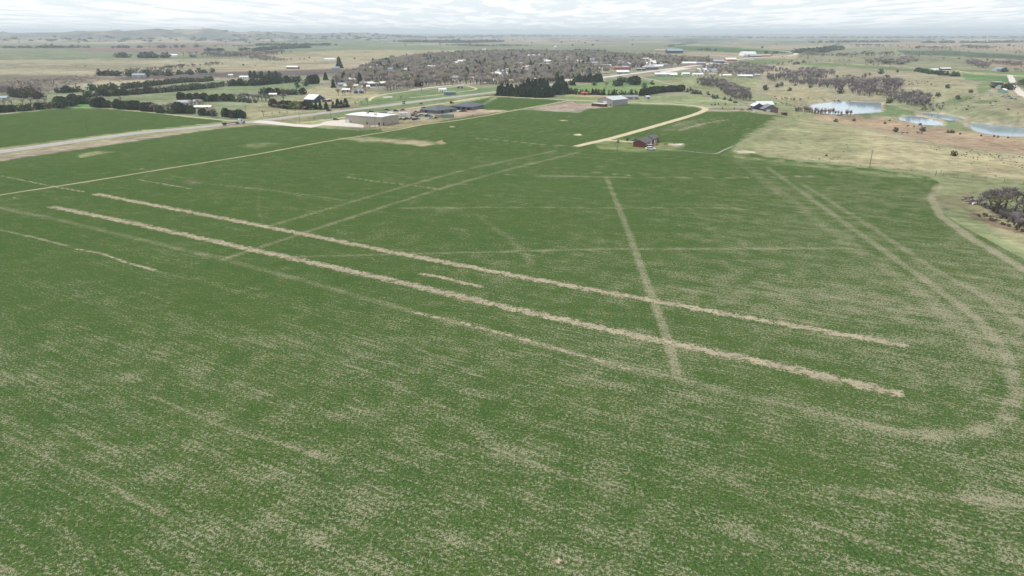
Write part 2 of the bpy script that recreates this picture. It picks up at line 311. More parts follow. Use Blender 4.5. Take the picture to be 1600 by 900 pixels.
 # yard of the red house
 ([(925, 224), (960, 217), (990, 219), (1040, 222), (1075, 226), (1068, 233), (1000, 238), (940, 234)], (.185, .215, .09), .35, 2.5, .6),
 ([(1042, 224), (1068, 224), (1072, 228), (1055, 230), (1042, 227)], (.36, .30, .22), 0, 1, .5),
 ([(1144, 235), (1160, 234.5), (1180, 237), (1178, 239.5), (1155, 239)], (.46, .41, .30), 0, .8, .5),
 ([(1060, 190), (1100, 187), (1136, 188), (1100, 198), (1060, 206), (1030, 206)], (.19, .20, .10), 1, 6, .58),
 ([(530, 217), (560, 213.5), (620, 216.5), (690, 222), (695, 226), (650, 227), (600, 223), (560, 221)], (.2, .2, .10), .6, 4, .9),
 ([(590, 219), (650, 221), (680, 226), (660, 228), (620, 224)], (.34, .285, .18), .25, 3, .9),
 ([(680, 222), (690, 218.5), (698, 224), (688, 226)], (.34, .24, .16), 0, 1, .5),
 ([(120, 241), (150, 236), (180, 237), (150, 242), (124, 247)], (.20, .20, .10), .4, 2.5, .8),
 ([(370, 228), (410, 222), (440, 225), (400, 232)], (.17, .19, .085), .5, 2.5, .6),
 ([(284, 283), (300, 275), (313, 283), (300, 288), (288, 288)], (.17, .13, .11), .72, 3, .9),
 ([(702, 197.8), (711, 197.6), (712, 199.2), (702, 199.2)], (.52, .44, .29), 0, .4, .5),
 ([(875, 187.8), (886, 187.6), (888, 189.2), (876, 189.2)], (.52, .44, .29), 0, .4, .5),
 ([(896, 209.6), (908, 209.2), (910, 211), (897, 211.4)], (.55, .47, .30), 0, .4, .5),
 ([(865, 876), (874, 871), (880, 876), (873, 881)], (.40, .27, .20), 0, 1.5, .9),
]
# straw strips: hard edged, width in metres; tracks: faint and soft
STRIPS = [([(150, 303), (400, 351), (600, 391), (800, 430), (1000, 466), (1200, 502), (1408, 538)], 2.0),
 ([(82, 323), (200, 347), (400, 391), (600, 435), (800, 482), (1000, 526), (1200, 568), (1398, 613)], 2.1),
 ([(658, 428), (690, 433), (720, 441), (752, 447)], 1.25), ([(652, 489), (720, 504), (800, 525), (900, 553), (985, 577)], .75),
 ([(118, 389), (160, 396), (200, 411), (242, 422)], .75), ([(216, 280.5), (256, 287.5), (298, 295)], .75), ([(160, 270.5), (190, 267.5), (224, 264)], .9), ([(20, 308), (28, 311)], .8),
 ([(0, 274.5), (60, 286.5), (100, 294.5), (135, 300)], .7)]
TRACKS = [([(540, 276), (588, 283.5), (640, 289), (688, 296)], .9, .8), ([(920, 268.5), (945, 270), (985, 274.5)], .8, .8), ([(0, 359), (50, 370), (105, 384)], .8, .9),
 ([(948, 278), (965, 320), (985, 370), (1010, 440), (1040, 520), (1060, 592)], 1.7, .5),
 ([(1200, 262), (1260, 305), (1330, 355), (1400, 405), (1470, 455), (1530, 500), (1570, 550), (1590, 610), (1570, 662), (1500, 682), (1400, 675), (1280, 645), (1160, 618), (1060, 592), (950, 567), (850, 540), (740, 512), (650, 488), (480, 440), (330, 400), (200, 370), (100, 345), (0, 325), (-200, 290)], 2.1, .38),
 ([(1255, 288), (1370, 360), (1450, 415), (1540, 465), (1610, 515), (1700, 600)], 1.8, .26), ([(1150, 250), (1300, 360), (1400, 430), (1480, 490), (1550, 560)], 4, .18),
 ([(1468, 288), (1456, 310), (1470, 338), (1520, 374), (1600, 420), (1700, 480)], 2.6, .62),
 ([(905, 238), (800, 263), (700, 291), (600, 323), (480, 362), (350, 405)], 1.7, .62), ([(870, 235), (740, 262), (640, 289), (500, 330), (420, 353)], 1.7, .58),
 ([(620, 325), (760, 324), (900, 325), (1150, 325)], 1.3, .42), ([(470, 401), (700, 395), (950, 389), (1330, 388)], 1.3, .48), ([(350, 405), (400, 404), (470, 401)], 1.0, .3),
 ([(790, 273), (960, 277), (1150, 278), (1280, 275)], 1.2, .55), ([(300, 285), (420, 297), (540, 313)], 1.2, .45), ([(400, 232), (520, 240), (640, 262)], .9, .12),
 ([(1030, 450), (1200, 460), (1400, 470)], 4, .12), ([(0, 358), (110, 385), (243, 423), (400, 462), (620, 530), (800, 610)], .9, .18), ([(405, 290), (404, 330), (412, 352)], .9, .2),
 ([(1380, 262), (1440, 272), (1472, 276)], 1.0, .8), ([(1205, 248), (1300, 259), (1390, 268), (1452, 280)], .7, .8), ([(1475, 286), (1520, 290), (1600, 296)], .8, .4),
 ([(745, 216), (800, 221), (850, 226), (900, 229)], 1.6, .95), ([(740, 219), (800, 225), (880, 231), (1000, 232), (1070, 237)], .9, .5), ([(1075, 237), (1118, 240)], .5, .6),
 ([(1118, 240), (1145, 228)], .6, .95), ([(1150, 226), (1200, 204), (1235, 192)], 1.2, .7), ([(1060, 204), (1100, 193), (1137, 187)], 1.6, .8), ([(1040, 198), (1090, 187), (1120, 186)], 1.2, .6),
 ([(750, 340), (800, 375), (830, 410)], 2.2, .22), ([(0, 680), (60, 706), (130, 742), (260, 800)], 1.2, .25), ([(1300, 765), (1450, 775), (1600, 786)], 2.0, .3), ([(240, 620), (330, 660), (520, 720)], .8, .22),
 ([(700, 690), (880, 740), (1010, 790)], 1.2, .22), ([(1200, 790), (1280, 820), (1400, 860)], 1.2, .25), ([(430, 520), (560, 575), (700, 640)], .8, .22), ([(0, 420), (140, 470), (300, 540)], .8, .12)]

def build_ground():
    R = grid_rings(); a = np.radians(np.concatenate([np.arange(-43, 43.01, .15), np.arange(46, 316, 4.5)])); nA, nR = len(a), len(R)
    A, RR = np.meshgrid(a, R); x = (RR * np.sin(A)).ravel(); y = (RR * np.cos(A)).ravel()
    z = np.concatenate([height(x[i:i + 40000], y[i:i + 40000]) for i in range(0, len(x), 40000)])
    px, py, dep = project(x, y, z); back = (dep < 40) | (y < 20); px = np.where(back, 800, px); py = np.where(back, 3000, py)
    n = len(x); jit = (fbm(x / 9., y / 9., 3) - .5) * 2
    col = np.empty((n, 3)); col[:] = OLIVE; crop = np.zeros(n); dry = np.full(n, .5)
    # broad patches of greener and paler grass on open range
    q = sm(.42, .62, fbm(x / 420 + 9, y / 420 + 2, 4))[:, None]; col = col * (1 - q) + np.array(TAN) * q
    q = (sm(.5, .64, fbm(x / 900 + 1, y / 900 + 22, 4)) * .8)[:, None]; col = col * (1 - q) + np.array(PGREEN) * q
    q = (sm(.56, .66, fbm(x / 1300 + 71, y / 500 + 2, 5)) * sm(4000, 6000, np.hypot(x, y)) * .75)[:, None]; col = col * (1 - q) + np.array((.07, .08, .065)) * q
    base = col.copy()
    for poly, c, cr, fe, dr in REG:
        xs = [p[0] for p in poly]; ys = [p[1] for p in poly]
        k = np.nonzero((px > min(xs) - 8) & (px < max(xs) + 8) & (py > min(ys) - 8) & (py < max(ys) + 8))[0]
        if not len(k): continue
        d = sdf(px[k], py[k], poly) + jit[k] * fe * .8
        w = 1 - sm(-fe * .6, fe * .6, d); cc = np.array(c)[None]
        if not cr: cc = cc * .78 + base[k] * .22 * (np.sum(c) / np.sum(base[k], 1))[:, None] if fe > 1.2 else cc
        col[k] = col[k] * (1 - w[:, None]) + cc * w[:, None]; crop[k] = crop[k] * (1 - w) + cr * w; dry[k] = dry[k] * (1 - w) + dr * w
    for z_, pl in PONDS:                                     # bare muddy rim
        k = np.nonzero((np.abs(x - 380) < 420) & (y > 300) & (y < 1000))[0]; dd = sdf(x[k], y[k], pl); w = ((1 - sm(1.2, 3.4, dd + jit[k] * 2.2)) * .85)[:, None]; col[k] = col[k] * (1 - w) + np.array((.36, .305, .235)) * w
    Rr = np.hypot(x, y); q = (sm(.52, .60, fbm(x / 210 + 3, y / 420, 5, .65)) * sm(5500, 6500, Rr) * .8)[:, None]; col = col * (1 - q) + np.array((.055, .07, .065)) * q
    hm_ = (sm(8, 30, z) * sm(5500, 6500, Rr) * sm(-4, -9, np.degrees(np.arctan2(x, y))) * .65)[:, None]; col = col * (1 - hm_) + np.array((.105, .11, .105)) * hm_
    q = (sm(.56, .62, fbm(x / 300 + 60, y / 500 + 3, 5, .6)) * sm(3500, 4500, Rr) * .6)[:, None]; col = col * (1 - q) + np.array((.36, .31, .22)) * q
    q = (sm(.53, .60, fbm(x / 120 + 3, y / 160 + 40, 5, .65)) * sm(1300, 1800, Rr) * (1 - sm(5500, 6500, Rr)) * .35)[:, None]; col = col * (1 - q) + np.array((.09, .095, .065)) * q
    # how thin the crop stands: more straw shows in the near and right parts of the big field
    big = (py > 235) & (crop > .5)
    near = sm(300, 600, py) * .34 + sm(900, 1500, px) * .10 * sm(300, 420, py) + sm(1380, 1560, px) * .14 * sm(300, 500, py) - (1 - sm(250, 900, px)) * (1 - sm(400, 620, py)) * .16
    blob = (fbm(x / 30 + 4, y / 30, 4) - .5) * .15 + (fbm((x * .87 - y * .49) / 55, (x * .49 + y * .87) / 5, 3) - .5) * .2
    dry = np.where(big, .42 + near * .36 + sm(850, 1250, px) * sm(240, 300, py) * (1 - sm(450, 600, py)) * .11 + blob, np.where(crop > .5, dry + blob * .9, dry)); dry = np.clip(dry, 0, 1)
    st = np.full(n, -1.); tr = np.zeros(n)
    near_i = np.nonzero((py > 180) & (np.hypot(x, y) < 1000))[0]; xn, yn = x[near_i], y[near_i]
    for pl, w in STRIPS:
        wp = [(v[0], v[1]) for v in P([p[0] for p in pl], [p[1] for p in pl])]; st[near_i] = np.maximum(st[near_i], np.clip(1 - seg_dist(xn, yn, wp) / w, -1, 1) * min(1, w))
    for pl, w, s in TRACKS:
        wp = [(v[0], v[1]) for v in P([p[0] for p in pl], [p[1] for p in pl])]; d = seg_dist(xn, yn, wp)
        tr[near_i] = np.maximum(tr[near_i], s * (1 - sm(.35 * w, 1.15 * w, d)))
    verts = np.concatenate([np.stack([x, y, z], 1), [[0, 0, 0]]]); i0 = np.arange(nR - 1)[:, None] * nA; j = np.arange(nA)[None]; j1 = (j + 1) % nA
    F = np.stack([i0 + j, i0 + j1, i0 + nA + j1, i0 + nA + j], -1).reshape(-1, 4)[:, ::-1]
    me = bpy.data.meshes.new('ground'); nf = len(F) + nA
    fan = np.stack([np.full(nA, n), (np.arange(nA) + 1) % nA, np.arange(nA)], 1)
    me.vertices.add(n + 1); me.vertices.foreach_set('co', verts.ravel())
    me.loops.add(len(F) * 4 + nA * 3); me.loops.foreach_set('vertex_index', np.concatenate([F.ravel(), fan.ravel()]).astype(np.int32))
    me.polygons.add(nf); ls = np.concatenate([np.arange(len(F)) * 4, len(F) * 4 + np.arange(nA) * 3]).astype(np.int32); me.polygons.foreach_set('loop_start', ls)
    me.update(calc_edges=True); me.polygons.foreach_set('use_smooth', np.ones(nf, bool))
    at = me.attributes.new('cover', 'FLOAT_COLOR', 'POINT'); at.data.foreach_set('color', np.append(np.concatenate([col, crop[:, None]], 1), [[*GREEN, 1]], 0).ravel())
    at = me.attributes.new('marks', 'FLOAT_COLOR', 'POINT'); at.data.foreach_set('color', np.append(np.stack([st * .5 + .5, tr, dry, dry * 0 + 1], 1), [[0, 0, .5, 1]], 0).ravel())
    me.validate(); me.materials.append(ground_material()); o = bpy.data.objects.new('ground', me); COL.objects.link(o)
    if me.polygons[0].normal.z < 0: me.flip_normals()
    print('ground polys', nf); return tag(o, 'open farmland sheet with the green crop field and rolling rangeland', 'ground', kind='structure')

def ground_material():
    m_ = bpy.data.materials.new('farmland'); m_.use_nodes = True; g = N(m_.node_tree); b = g.n['Principled BSDF']
    pos = g.new('ShaderNodeNewGeometry').outputs['Position']
    a1 = g.new('ShaderNodeAttribute', attribute_name='cover'); a2 = g.new('ShaderNodeAttribute', attribute_name='marks')
    s2 = g.new('ShaderNodeSeparateColor'); g.put(s2.inputs[0], a2.outputs['Color']); strip, track, dry = s2.outputs
    crop = a1.outputs['Alpha']; cov = a1.outputs['Color']
    flat = g.new('ShaderNodeVectorMath', operation='MULTIPLY'); g.put(flat.inputs[0], pos); flat.inputs[1].default_value = (1, 1, 0); pos = flat.outputs[0]
    fine = g.noise(pos, 1.7, 5, .74, .3); mid = g.noise(pos, .14, 4, .6); wide = g.noise(pos, .022, 4, .6); huge = g.noise(pos, .0045, 5, .6)
    ang = math.radians(29.5)
    streak = g.noise(g.mapping(pos, ang, (.05, 1.1, 1)), 1.0, 4, .7); streak2 = g.noise(g.mapping(pos, math.radians(4), (.06, .9, 1)), .8, 3, .6)
    grit = g.noise(pos, 6.0, 3, .65)
    # crop cover: green blades with straw stubble between
    v = g.m('ADD', g.m('ADD', g.m('MULTIPLY', fine, .58), g.m('MULTIPLY', mid, .17)), g.m('MULTIPLY', streak, .25))
    v = g.m('ADD', v, g.m('MULTIPLY', g.m('SUBTRACT', grit, .5), .22))
    need = g.m('ADD', dry, g.m('MULTIPLY', track, .45))
    th = g.m('SUBTRACT', .665, g.m('MULTIPLY', need, .235))
    straw = g.m('MULTIPLY', g.ramp(g.m('SUBTRACT', v, th), -.025, .045), g.m('ADD', .62, g.m('MULTIPLY', g.m('MINIMUM', need, 1.0), .3)))
    gtone = g.m('ADD', g.m('MULTIPLY', mid, .5), g.m('MULTIPLY', wide, .5))
    green = g.mix(g.ramp(gtone, .3, .7), (.056, .107, .026), (.077, .123, .029))
    green = g.mix(g.m('MULTIPLY', g.ramp(g.m('SUBTRACT', 1.0, g.m('ADD', g.m('MULTIPLY', grit, .6), g.m('MULTIPLY', fine, .4))), .49, .60), .7), green, (.020, .034, .016))  # dark gaps between plants, their tiny shadows mixed into the green
    green = g.mix(g.m('MULTIPLY', g.ramp(streak2, .54, .68), .22), green, (.16, .185, .085))
    green = g.mix(g.m('MULTIPLY', g.ramp(g.noise(pos, .6, 4, .8), .55, .63), g.m('ADD', .1, g.m('MULTIPLY', dry, .62))), green, (.21, .205, .12))
    green = g.mix(g.m('MULTIPLY', g.ramp(g.m('SUBTRACT', 1.0, g.noise(pos, 2.3, 3, .75)), .5, .6), .8), green, (.018, .032, .014))  # second layer of painted shade specks between the blades
    green = g.mix(g.m('MULTIPLY', g.ramp(huge, .42, .62), .25), green, (.065, .105, .036))
    green = g.mix(g.m('MULTIPLY', track, .5), green, (.16, .165, .09))
    sy = g.new('ShaderNodeSeparateXYZ'); g.put(sy.inputs[0], pos)
    s3 = g.noise(g.mapping(pos, math.radians(-57), (.045, .55, 1)), 1.0, 4, .7)
    green = g.mix(g.m('MULTIPLY', g.m('MULTIPLY', g.ramp(s3, .56, .66), g.ramp(sy.outputs[1], 430., 560.)), .5), green, (.24, .24, .135))
    strawc = g.mix(g.ramp(grit, .42, .6), (.18, .17, .115), (.40, .36, .265))
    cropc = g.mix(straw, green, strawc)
    # range grass: mottled tint of the cover colour
    k = g.m('ADD', g.m('MULTIPLY', g.m('SUBTRACT', mid, .5), 1.5), g.m('ADD', g.m('MULTIPLY', g.m('SUBTRACT', wide, .5), 1.4), g.m('MULTIPLY', g.m('SUBTRACT', fine, .5), 1.6)))
    k = g.m('ADD', g.m('ADD', k, g.m('MULTIPLY', g.m('SUBTRACT', huge, .5), .55)), g.m('MULTIPLY', g.m('SUBTRACT', streak2, .5), .6))
    sc = g.new('ShaderNodeVectorMath', operation='SCALE'); g.put(sc.inputs[0], cov); g.put(sc.inputs['Scale'], g.m('MAXIMUM', g.m('ADD', k, 1.0), .35))
    rangec = g.mix(g.m('MULTIPLY', g.ramp(g.noise(pos, .05, 4, .65, .5), .52, .68), .32), sc.outputs[0], (.13, .175, .085))
    rangec = g.mix(g.m('MULTIPLY', g.ramp(g.noise(pos, .33, 3, .7), .62, .74), .4), rangec, (.10, .085, .06))
    rangec = g.mix(g.m('MULTIPLY', g.ramp(g.noise(g.mapping(pos, .7, (1, .55, 1)), .019, 5, .68, .8), .54, .66), .38), rangec, (.17, .125, .09))
    rangec = g.mix(g.m('MULTIPLY', track, .5), rangec, (.33, .28, .19))
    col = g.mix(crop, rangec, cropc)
    # straw strips and bare ground, with ragged broken edges
    e = g.m('ADD', g.m('MULTIPLY', g.m('SUBTRACT', strip, .5), 2.0), g.m('ADD', g.m('MULTIPLY', g.m('SUBTRACT', fine, .52), 4.2), g.m('MULTIPLY', g.m('SUBTRACT', g.noise(pos, .35, 3, .7), .52), 3.8)))
    on = g.ramp(e, -.12, .25); on = g.m('MULTIPLY', on, g.m('GREATER_THAN', strip, .42))
    sc2 = g.mix(g.ramp(mid, .38, .62), (.33, .29, .205), (.25, .215, .16)); sc2 = g.mix(g.ramp(grit, .42, .68), sc2, (.40, .355, .26))
    sc2 = g.mix(g.m('MULTIPLY', g.ramp(g.noise(pos, .8, 3, .7, .6), .52, .59), .75), sc2, (.12, .115, .07))
    col = g.mix(on, col, sc2)
    g.put(b.inputs['Base Color'], col); b.inputs['Roughness'].default_value = 1.; b.inputs['Specular IOR Level'].default_value = .0
    bp = g.new('ShaderNodeBump'); bp.inputs['Strength'].default_value = .75; bp.inputs['Distance'].default_value = 1.0
    g.put(bp.inputs['Height'], g.m('ADD', g.m('ADD', g.m('MULTIPLY', fine, .18), g.m('MULTIPLY', grit, .06)), g.m('MULTIPLY', g.m('SUBTRACT', 1.0, crop), g.m('ADD', g.m('MULTIPLY', g.m('SUBTRACT', g.noise(pos, .018, 4, .55, .4), .5), 9.0), g.m('MULTIPLY', mid, 1.2))))); g.put(b.inputs['Normal'], bp.outputs[0])
    return m_
ground = build_ground()

# ------------------------------------------------------------------ roads, aprons, ponds, haze
def road_mat(name, c1, c2, sc=.5, rough=.85, crack=0):
    m_ = bpy.data.materials.new(name); m_.use_nodes = True; g = N(m_.node_tree); b = g.n['Principled BSDF']
    pos = g.new('ShaderNodeNewGeometry').outputs['Position']
    c = g.mix(g.ramp(g.noise(pos, sc, 5, .65), .3, .7), c1, c2); c = g.mix(g.m('MULTIPLY', g.ramp(g.noise(pos, .06, 3), .4, .75), .35), c, tuple(v * .78 for v in c1))
    uv = g.new('ShaderNodeAttribute', attribute_name='across'); t = uv.outputs['Fac']
    if crack:   # tyre-darkened lanes
        for o_ in (.27, .42, .6, .76):
            d = g.m('ABSOLUTE', g.m('SUBTRACT', t, o_)); c = g.mix(g.m('MULTIPLY', g.ramp(d, .05, .01), crack), c, tuple(v * .72 for v in c1))
    g.put(b.inputs['Base Color'], c); b.inputs['Roughness'].default_value = rough; b.inputs['Specular IOR Level'].default_value = .2
    bp = g.new('ShaderNodeBump'); bp.inputs['Strength'].default_value = .3; bp.inputs['Distance'].default_value = .05; g.put(bp.inputs['Height'], g.noise(pos, 3, 3)); g.put(b.inputs['Normal'], bp.outputs[0])
    return m_
ASPH = road_mat('worn_asphalt', (.30, .285, .28), (.35, .33, .325), .35, .8, .35); SHOULD = road_mat('gravel_shoulder', (.33, .29, .235), (.25, .215, .17), .4)
CONC = road_mat('concrete', (.50, .455, .40), (.56, .52, .46), .2); GRAV = road_mat('yellow_gravel', (.43, .365, .235), (.50, .43, .29), .35); TWOT = road_mat('two_track', (.37, .32, .205), (.27, .245, .135), .5)
GREYR = road_mat('grey_chip_road', (.30, .27, .24), (.35, .32, .28), .4); LINE = mat('road_paint', (.72, .70, .62), .7, .3, 2); YLINE = mat('yellow_paint', (.62, .46, .12), .7, .3, 2)
def smooth_line(pts, step=9.):
    w = P([p[0] for p in pts], [p[1] for p in pts])[:, :2]; out = []
    for i in range(len(w) - 1):
        p0, p1, p2, p3 = w[max(i - 1, 0)], w[i], w[i + 1], w[min(i + 2, len(w) - 1)]
        n = max(2, int(np.linalg.norm(p2 - p1) / step))
        for k in range(n):
            t = k / n; out.append(.5 * (2 * p1 + (p2 - p0) * t + (2 * p0 - 5 * p1 + 4 * p2 - p3) * t * t + (3 * p1 - p0 - 3 * p2 + p3) * t ** 3))
    out.append(w[-1]); return np.array(out)
def ribbon(name, line, width, m_, off, label, cat='road', shift=0., rag=0., nx=3, dash=None, parent=None, kind='structure'):
    t = np.gradient(line, axis=0); t /= np.linalg.norm(t, axis=1)[:, None] + 1e-9; nrm = np.stack([t[:, 1], -t[:, 0]], 1)
    w = np.full(len(line), width) if np.isscalar(width) else np.interp(np.linspace(0, 1, len(line)), np.linspace(0, 1, len(width)), width)
    vs, ac = [], []
    for j in range(nx):
        s = j / (nx - 1) - .5; e = (rng.random(len(line)) - .5) * rag if j in (0, nx - 1) else 0
        q = line + nrm * (s * w + e + shift)[:, None]; vs.append(np.concatenate([q, (height(q[:, 0], q[:, 1]) + off)[:, None]], 1)); ac.append(np.full(len(line), s + .5))
    n = len(line); v = np.concatenate(vs); fs = []
    for i in range(n - 1):
        if dash and (i % dash): continue
        for j in range(nx - 1): fs.append((j * n + i, j * n + i + 1, (j + 1) * n + i + 1, (j + 1) * n + i))
    fs = [f[::-1] for f in fs]
    o = mesh_obj(name, v, fs, m_, parent); at = o.data.attributes.new('across', 'FLOAT', 'POINT'); at.data.foreach_set('value', np.concatenate(ac))
    if o.data.polygons and o.data.polygons[0].normal.z < 0: o.data.flip_normals()
    if not parent: tag(o, label, cat, kind=kind)
    return o
def sheet(name, pts, m_, off, label, cat, step=None, z=None):
    w = P([p[0] for p in pts], [p[1] for p in pts]) if z is None else np.array([(*plane_pt(a, b, z), z) for a, b in pts])
    v = [(p[0], p[1], (z if z is not None else hz(p[0], p[1])) + off) for p in w]; bm = bmesh.new()
    f = bm.faces.new([bm.verts.new(q) for q in v]); bm.normal_update()
    if f.normal.z < 0: f.normal_flip()
    bmesh.ops.triangulate(bm, faces=bm.faces[:]); me = bpy.data.meshes.new(name); bm.to_mesh(me); bm.free(); me.materials.append(m_)
    o = bpy.data.objects.new(name, me); COL.objects.link(o); return tag(o, label, cat, kind='structure')

HW = smooth_line([(-330, 284), (-200, 265.5), (0, 237.5), (200, 210), (300, 200), (400, 189.7), (450, 183.5), (500, 177.5), (560, 170.3), (600, 165.7), (660, 157.6), (700, 152.6), (760, 145.6), (800, 140.6), (850, 134), (905, 126), (966, 118), (1010, 112.5), (1060, 106), (1120, 97.5), (1170, 91), (1200, 89), (1228, 87.4), (1243, 85.2), (1241, 82.6), (1225, 80), (1200, 78), (1172, 76.4), (1158, 75.6)])
ribbon('highway_shoulder', HW, 15.5, SHOULD, .06, 'gravel shoulder strip lying under and beside the highway', 'road shoulder', rag=1.2)
ribbon('highway', HW, 11.6, ASPH, .12, 'pale worn two lane highway running from left edge into town', 'highway', nx=5)
ribbon('edge_line', HW, .22, LINE, .145, 'white painted edge line on the field side of the highway', 'road marking', shift=4.4)
ribbon('edge_line', HW, .22, LINE, .145, 'white painted edge line on the far side of the highway', 'road marking', shift=-4.4)
ribbon('centre_line', HW, .3, YLINE, .145, 'yellow painted centre line of the highway', 'road marking', dash=2)
_k = int(np.argmin(np.hypot(HW[:, 0] - plane_pt(905, 126)[0], HW[:, 1] - plane_pt(905, 126)[1])))
ribbon('town_highway', HW[_k:], 15, CONC, .18, 'pale concrete highway through the far side of town', 'highway')
sheet('concrete_apron', [(392, 191.5), (405, 188.5), (425, 189.6), (460, 194), (488, 195.2), (500, 193.8), (506, 190.4), (520, 188.2), (541, 187), (543, 191.8), (560, 194), (568, 195.6), (568, 199.6), (540, 198), (520, 196.8), (505, 196.2), (486, 199.8), (460, 198), (420, 194)], CONC, .16, 'white concrete driveway and parking apron of the long beige building', 'driveway')
sheet('brick_pad', [(568, 196), (576, 195.8), (577, 198.6), (568, 199.8)], mat('red_gravel', (.24, .15, .12)), .17, 'small reddish gravel pad at the end of the concrete apron', 'gravel pad')
sheet('concrete_pad', [(579, 197), (590, 196.2), (591, 197.6), (580, 198.2)], CONC, .17, 'pale concrete step pad in front of the beige building wall', 'concrete pad')
sheet('concrete_pad', [(706, 173.2), (719, 172.8), (719, 174.6), (708, 175.2)], CONC, .17, 'pale concrete pad between the two dark grey buildings', 'concrete pad')
YF = road_mat('yellow_dirt', (.40, .38, .22), (.46, .42, .27), .35)
ribbon('frontage_track', smooth_line([(462, 192.6), (500, 189), (540, 183.3), (590, 177.5), (620, 172.8), (660, 166.2), (700, 160.5), (740, 155), (765, 151)]), 3.6, YF, .05, 'yellowish dirt frontage track between the highway and the lots', 'track', rag=.7)
ribbon('field_track', smooth_line([(-300, 368), (-100, 325), (0, 305), (100, 289.5), (200, 273.5), (300, 257.2), (400, 241.3), (500, 222.8), (560, 213), (610, 205), (660, 195), (710, 188.7), (760, 180.6), (790, 175), (840, 166.3), (889, 157)]), [2.2, 2.2, 2.6, 3.4, 4.2], TWOT, .05, 'narrow straw coloured track running straight across the green field', 'track', rag=.8)
ribbon('grove_road', smooth_line([(700, 160.5), (762, 150.8), (815, 152.6), (877, 155.6), (896, 156.6), (934, 158.4), (975, 160.2), (1050, 162.8), (1087, 165.6), (1101, 169), (1100, 173), (1082, 180), (1050, 189.4), (1000, 203.8), (950, 217.5), (925, 223), (900, 228.8)]), [4.5, 4.5, 5.5, 7, 7, 6], GRAV, .07, 'yellow gravel loop road past the spruce grove and the grey barn', 'gravel road', rag=.6)
ribbon('gravel_driveway', smooth_line([(1100, 168.5), (1115, 167.6), (1140, 167.4), (1170, 167)]), 3.6, GRAV, .1, 'upper gravel driveway from the loop road to the navy house', 'driveway', rag=.4)
ribbon('gravel_driveway', smooth_line([(1102, 171.2), (1115, 172.6), (1140, 173), (1168, 173.4)]), 3.6, GRAV, .1, 'lower gravel driveway from the loop road to the navy house', 'driveway', rag=.4)
ribbon('gravel_driveway', smooth_line([(943, 219.2), (960, 220), (990, 222.2)]), 4.2, GRAV, .09, 'short gravel driveway from the loop road to the red house', 'driveway', rag=.5)
ribbon('cemetery_road', smooth_line([(966, 118.3), (990, 119.5), (1020, 124.6), (1045, 131), (1070, 137), (1100, 144.4), (1132, 152.5), (1165, 159), (1190, 163)]), 6, GREYR, .1, 'grey road slanting from the highway down behind the cedars', 'road', rag=.4)
ribbon('pasture_trail', smooth_line([(1205, 164.5), (1225, 167.5), (1247, 171), (1262, 175)]), 2.6, TWOT, .12, 'faint tan trail leading from the navy house to the big pond', 'track', rag=.6)
ribbon('plateau_road', smooth_line([(1172, 92.5), (1200, 93.2), (1240, 95.5), (1300, 98.2), (1360, 101.5), (1400, 104.2), (1450, 108.5), (1480, 110.6), (1530, 114), (1575, 117.2), (1640, 121), (1800, 134)]), 6, GRAV, .35, 'pale gravel road along the plateau beyond the ponds', 'gravel road', rag=.5)
ribbon('side_road', smooth_line([(1578, 117.6), (1582, 128), (1588, 138), (1595, 147), (1610, 157), (1660, 180)]), [9, 9.5, 10, 10], CONC, .5, 'wide pale gravel side road at the right edge of the view', 'gravel road', rag=.8)
ribbon('field_edge_lane', smooth_line([(-200, 197), (-80, 186), (0, 178.4), (80, 170.4), (130, 168.3), (170, 169.6), (240, 176.2), (300, 182.8), (345, 187.2), (372, 189)]), 3.2, YF, .05, 'pale dirt lane between the left field and the cedar belt', 'track', rag=.6)
ribbon('farm_lane', smooth_line([(575, 158), (590, 149.6), (640, 142.4), (700, 136.8), (726, 133.2), (745, 131.6), (800, 134.5)]), 4.5, GRAV, .08, 'curving gravel lane on the green at the edge of town', 'gravel road', rag=.6)
ribbon('farm_lane', smooth_line([(640, 153), (680, 148.6), (720, 143.6), (744, 139.6), (737, 136), (728, 133.5)]), 4, GRAV, .1, 'gravel lane looping round behind the blue trailer', 'gravel road', rag=.6)
sheet('gravel_patch', [(598, 151.2), (613, 150.6), (613, 152.2), (599, 152.8)], CONC, .1, 'white gravel patch on the green south of the poplars', 'gravel pad')
sheet('town_lot', [(1030, 112), (1060, 106.6), (1110, 99.6), (1124, 98.6), (1122, 101), (1080, 107), (1035, 114.5)], CONC, .15, 'pale parking lots along the highway in town', 'parking lot')
sheet('town_lot', [(1100, 103), (1125, 99.4), (1170, 92.8), (1180, 93), (1140, 99.4), (1104, 104.6)], CONC, .16, 'pale gravel yard beside the highway at the east end of town', 'parking lot')
ribbon('town_street', smooth_line([(640, 141), (700, 134), (790, 126), (860, 118), (905, 112), (950, 108), (1000, 103), (1040, 100)]), 8, CONC, .12, 'pale town street running among the bare trees', 'street')
ribbon('town_street', smooth_line([(560, 140), (620, 132), (700, 122), (800, 112), (900, 102)]), 8, GREYR, .12, 'grey town street deeper among the trees', 'street')
def water(c1, c2):
    m_ = bpy.data.materials.new('pond_water'); m_.use_nodes = True; g = N(m_.node_tree); b = g.n['Principled BSDF']; pos = g.new('ShaderNodeNewGeometry').outputs['Position']
    g.put(b.inputs['Base Color'], g.mix(g.ramp(g.noise(pos, .03, 3), .35, .65), c1, c2)); b.inputs['Roughness'].default_value = .08; b.inputs['IOR'].default_value = 1.33; b.inputs['Specular IOR Level'].default_value = .6
    bp = g.new('ShaderNodeBump'); bp.inputs['Strength'].default_value = .05; bp.inputs['Distance'].default_value = .05; g.put(bp.inputs['Height'], g.noise(g.mapping(pos, .4, (.5, 1.4, 1)), 1.2, 4, .6)); g.put(b.inputs['Normal'], bp.outputs[0]); return m_
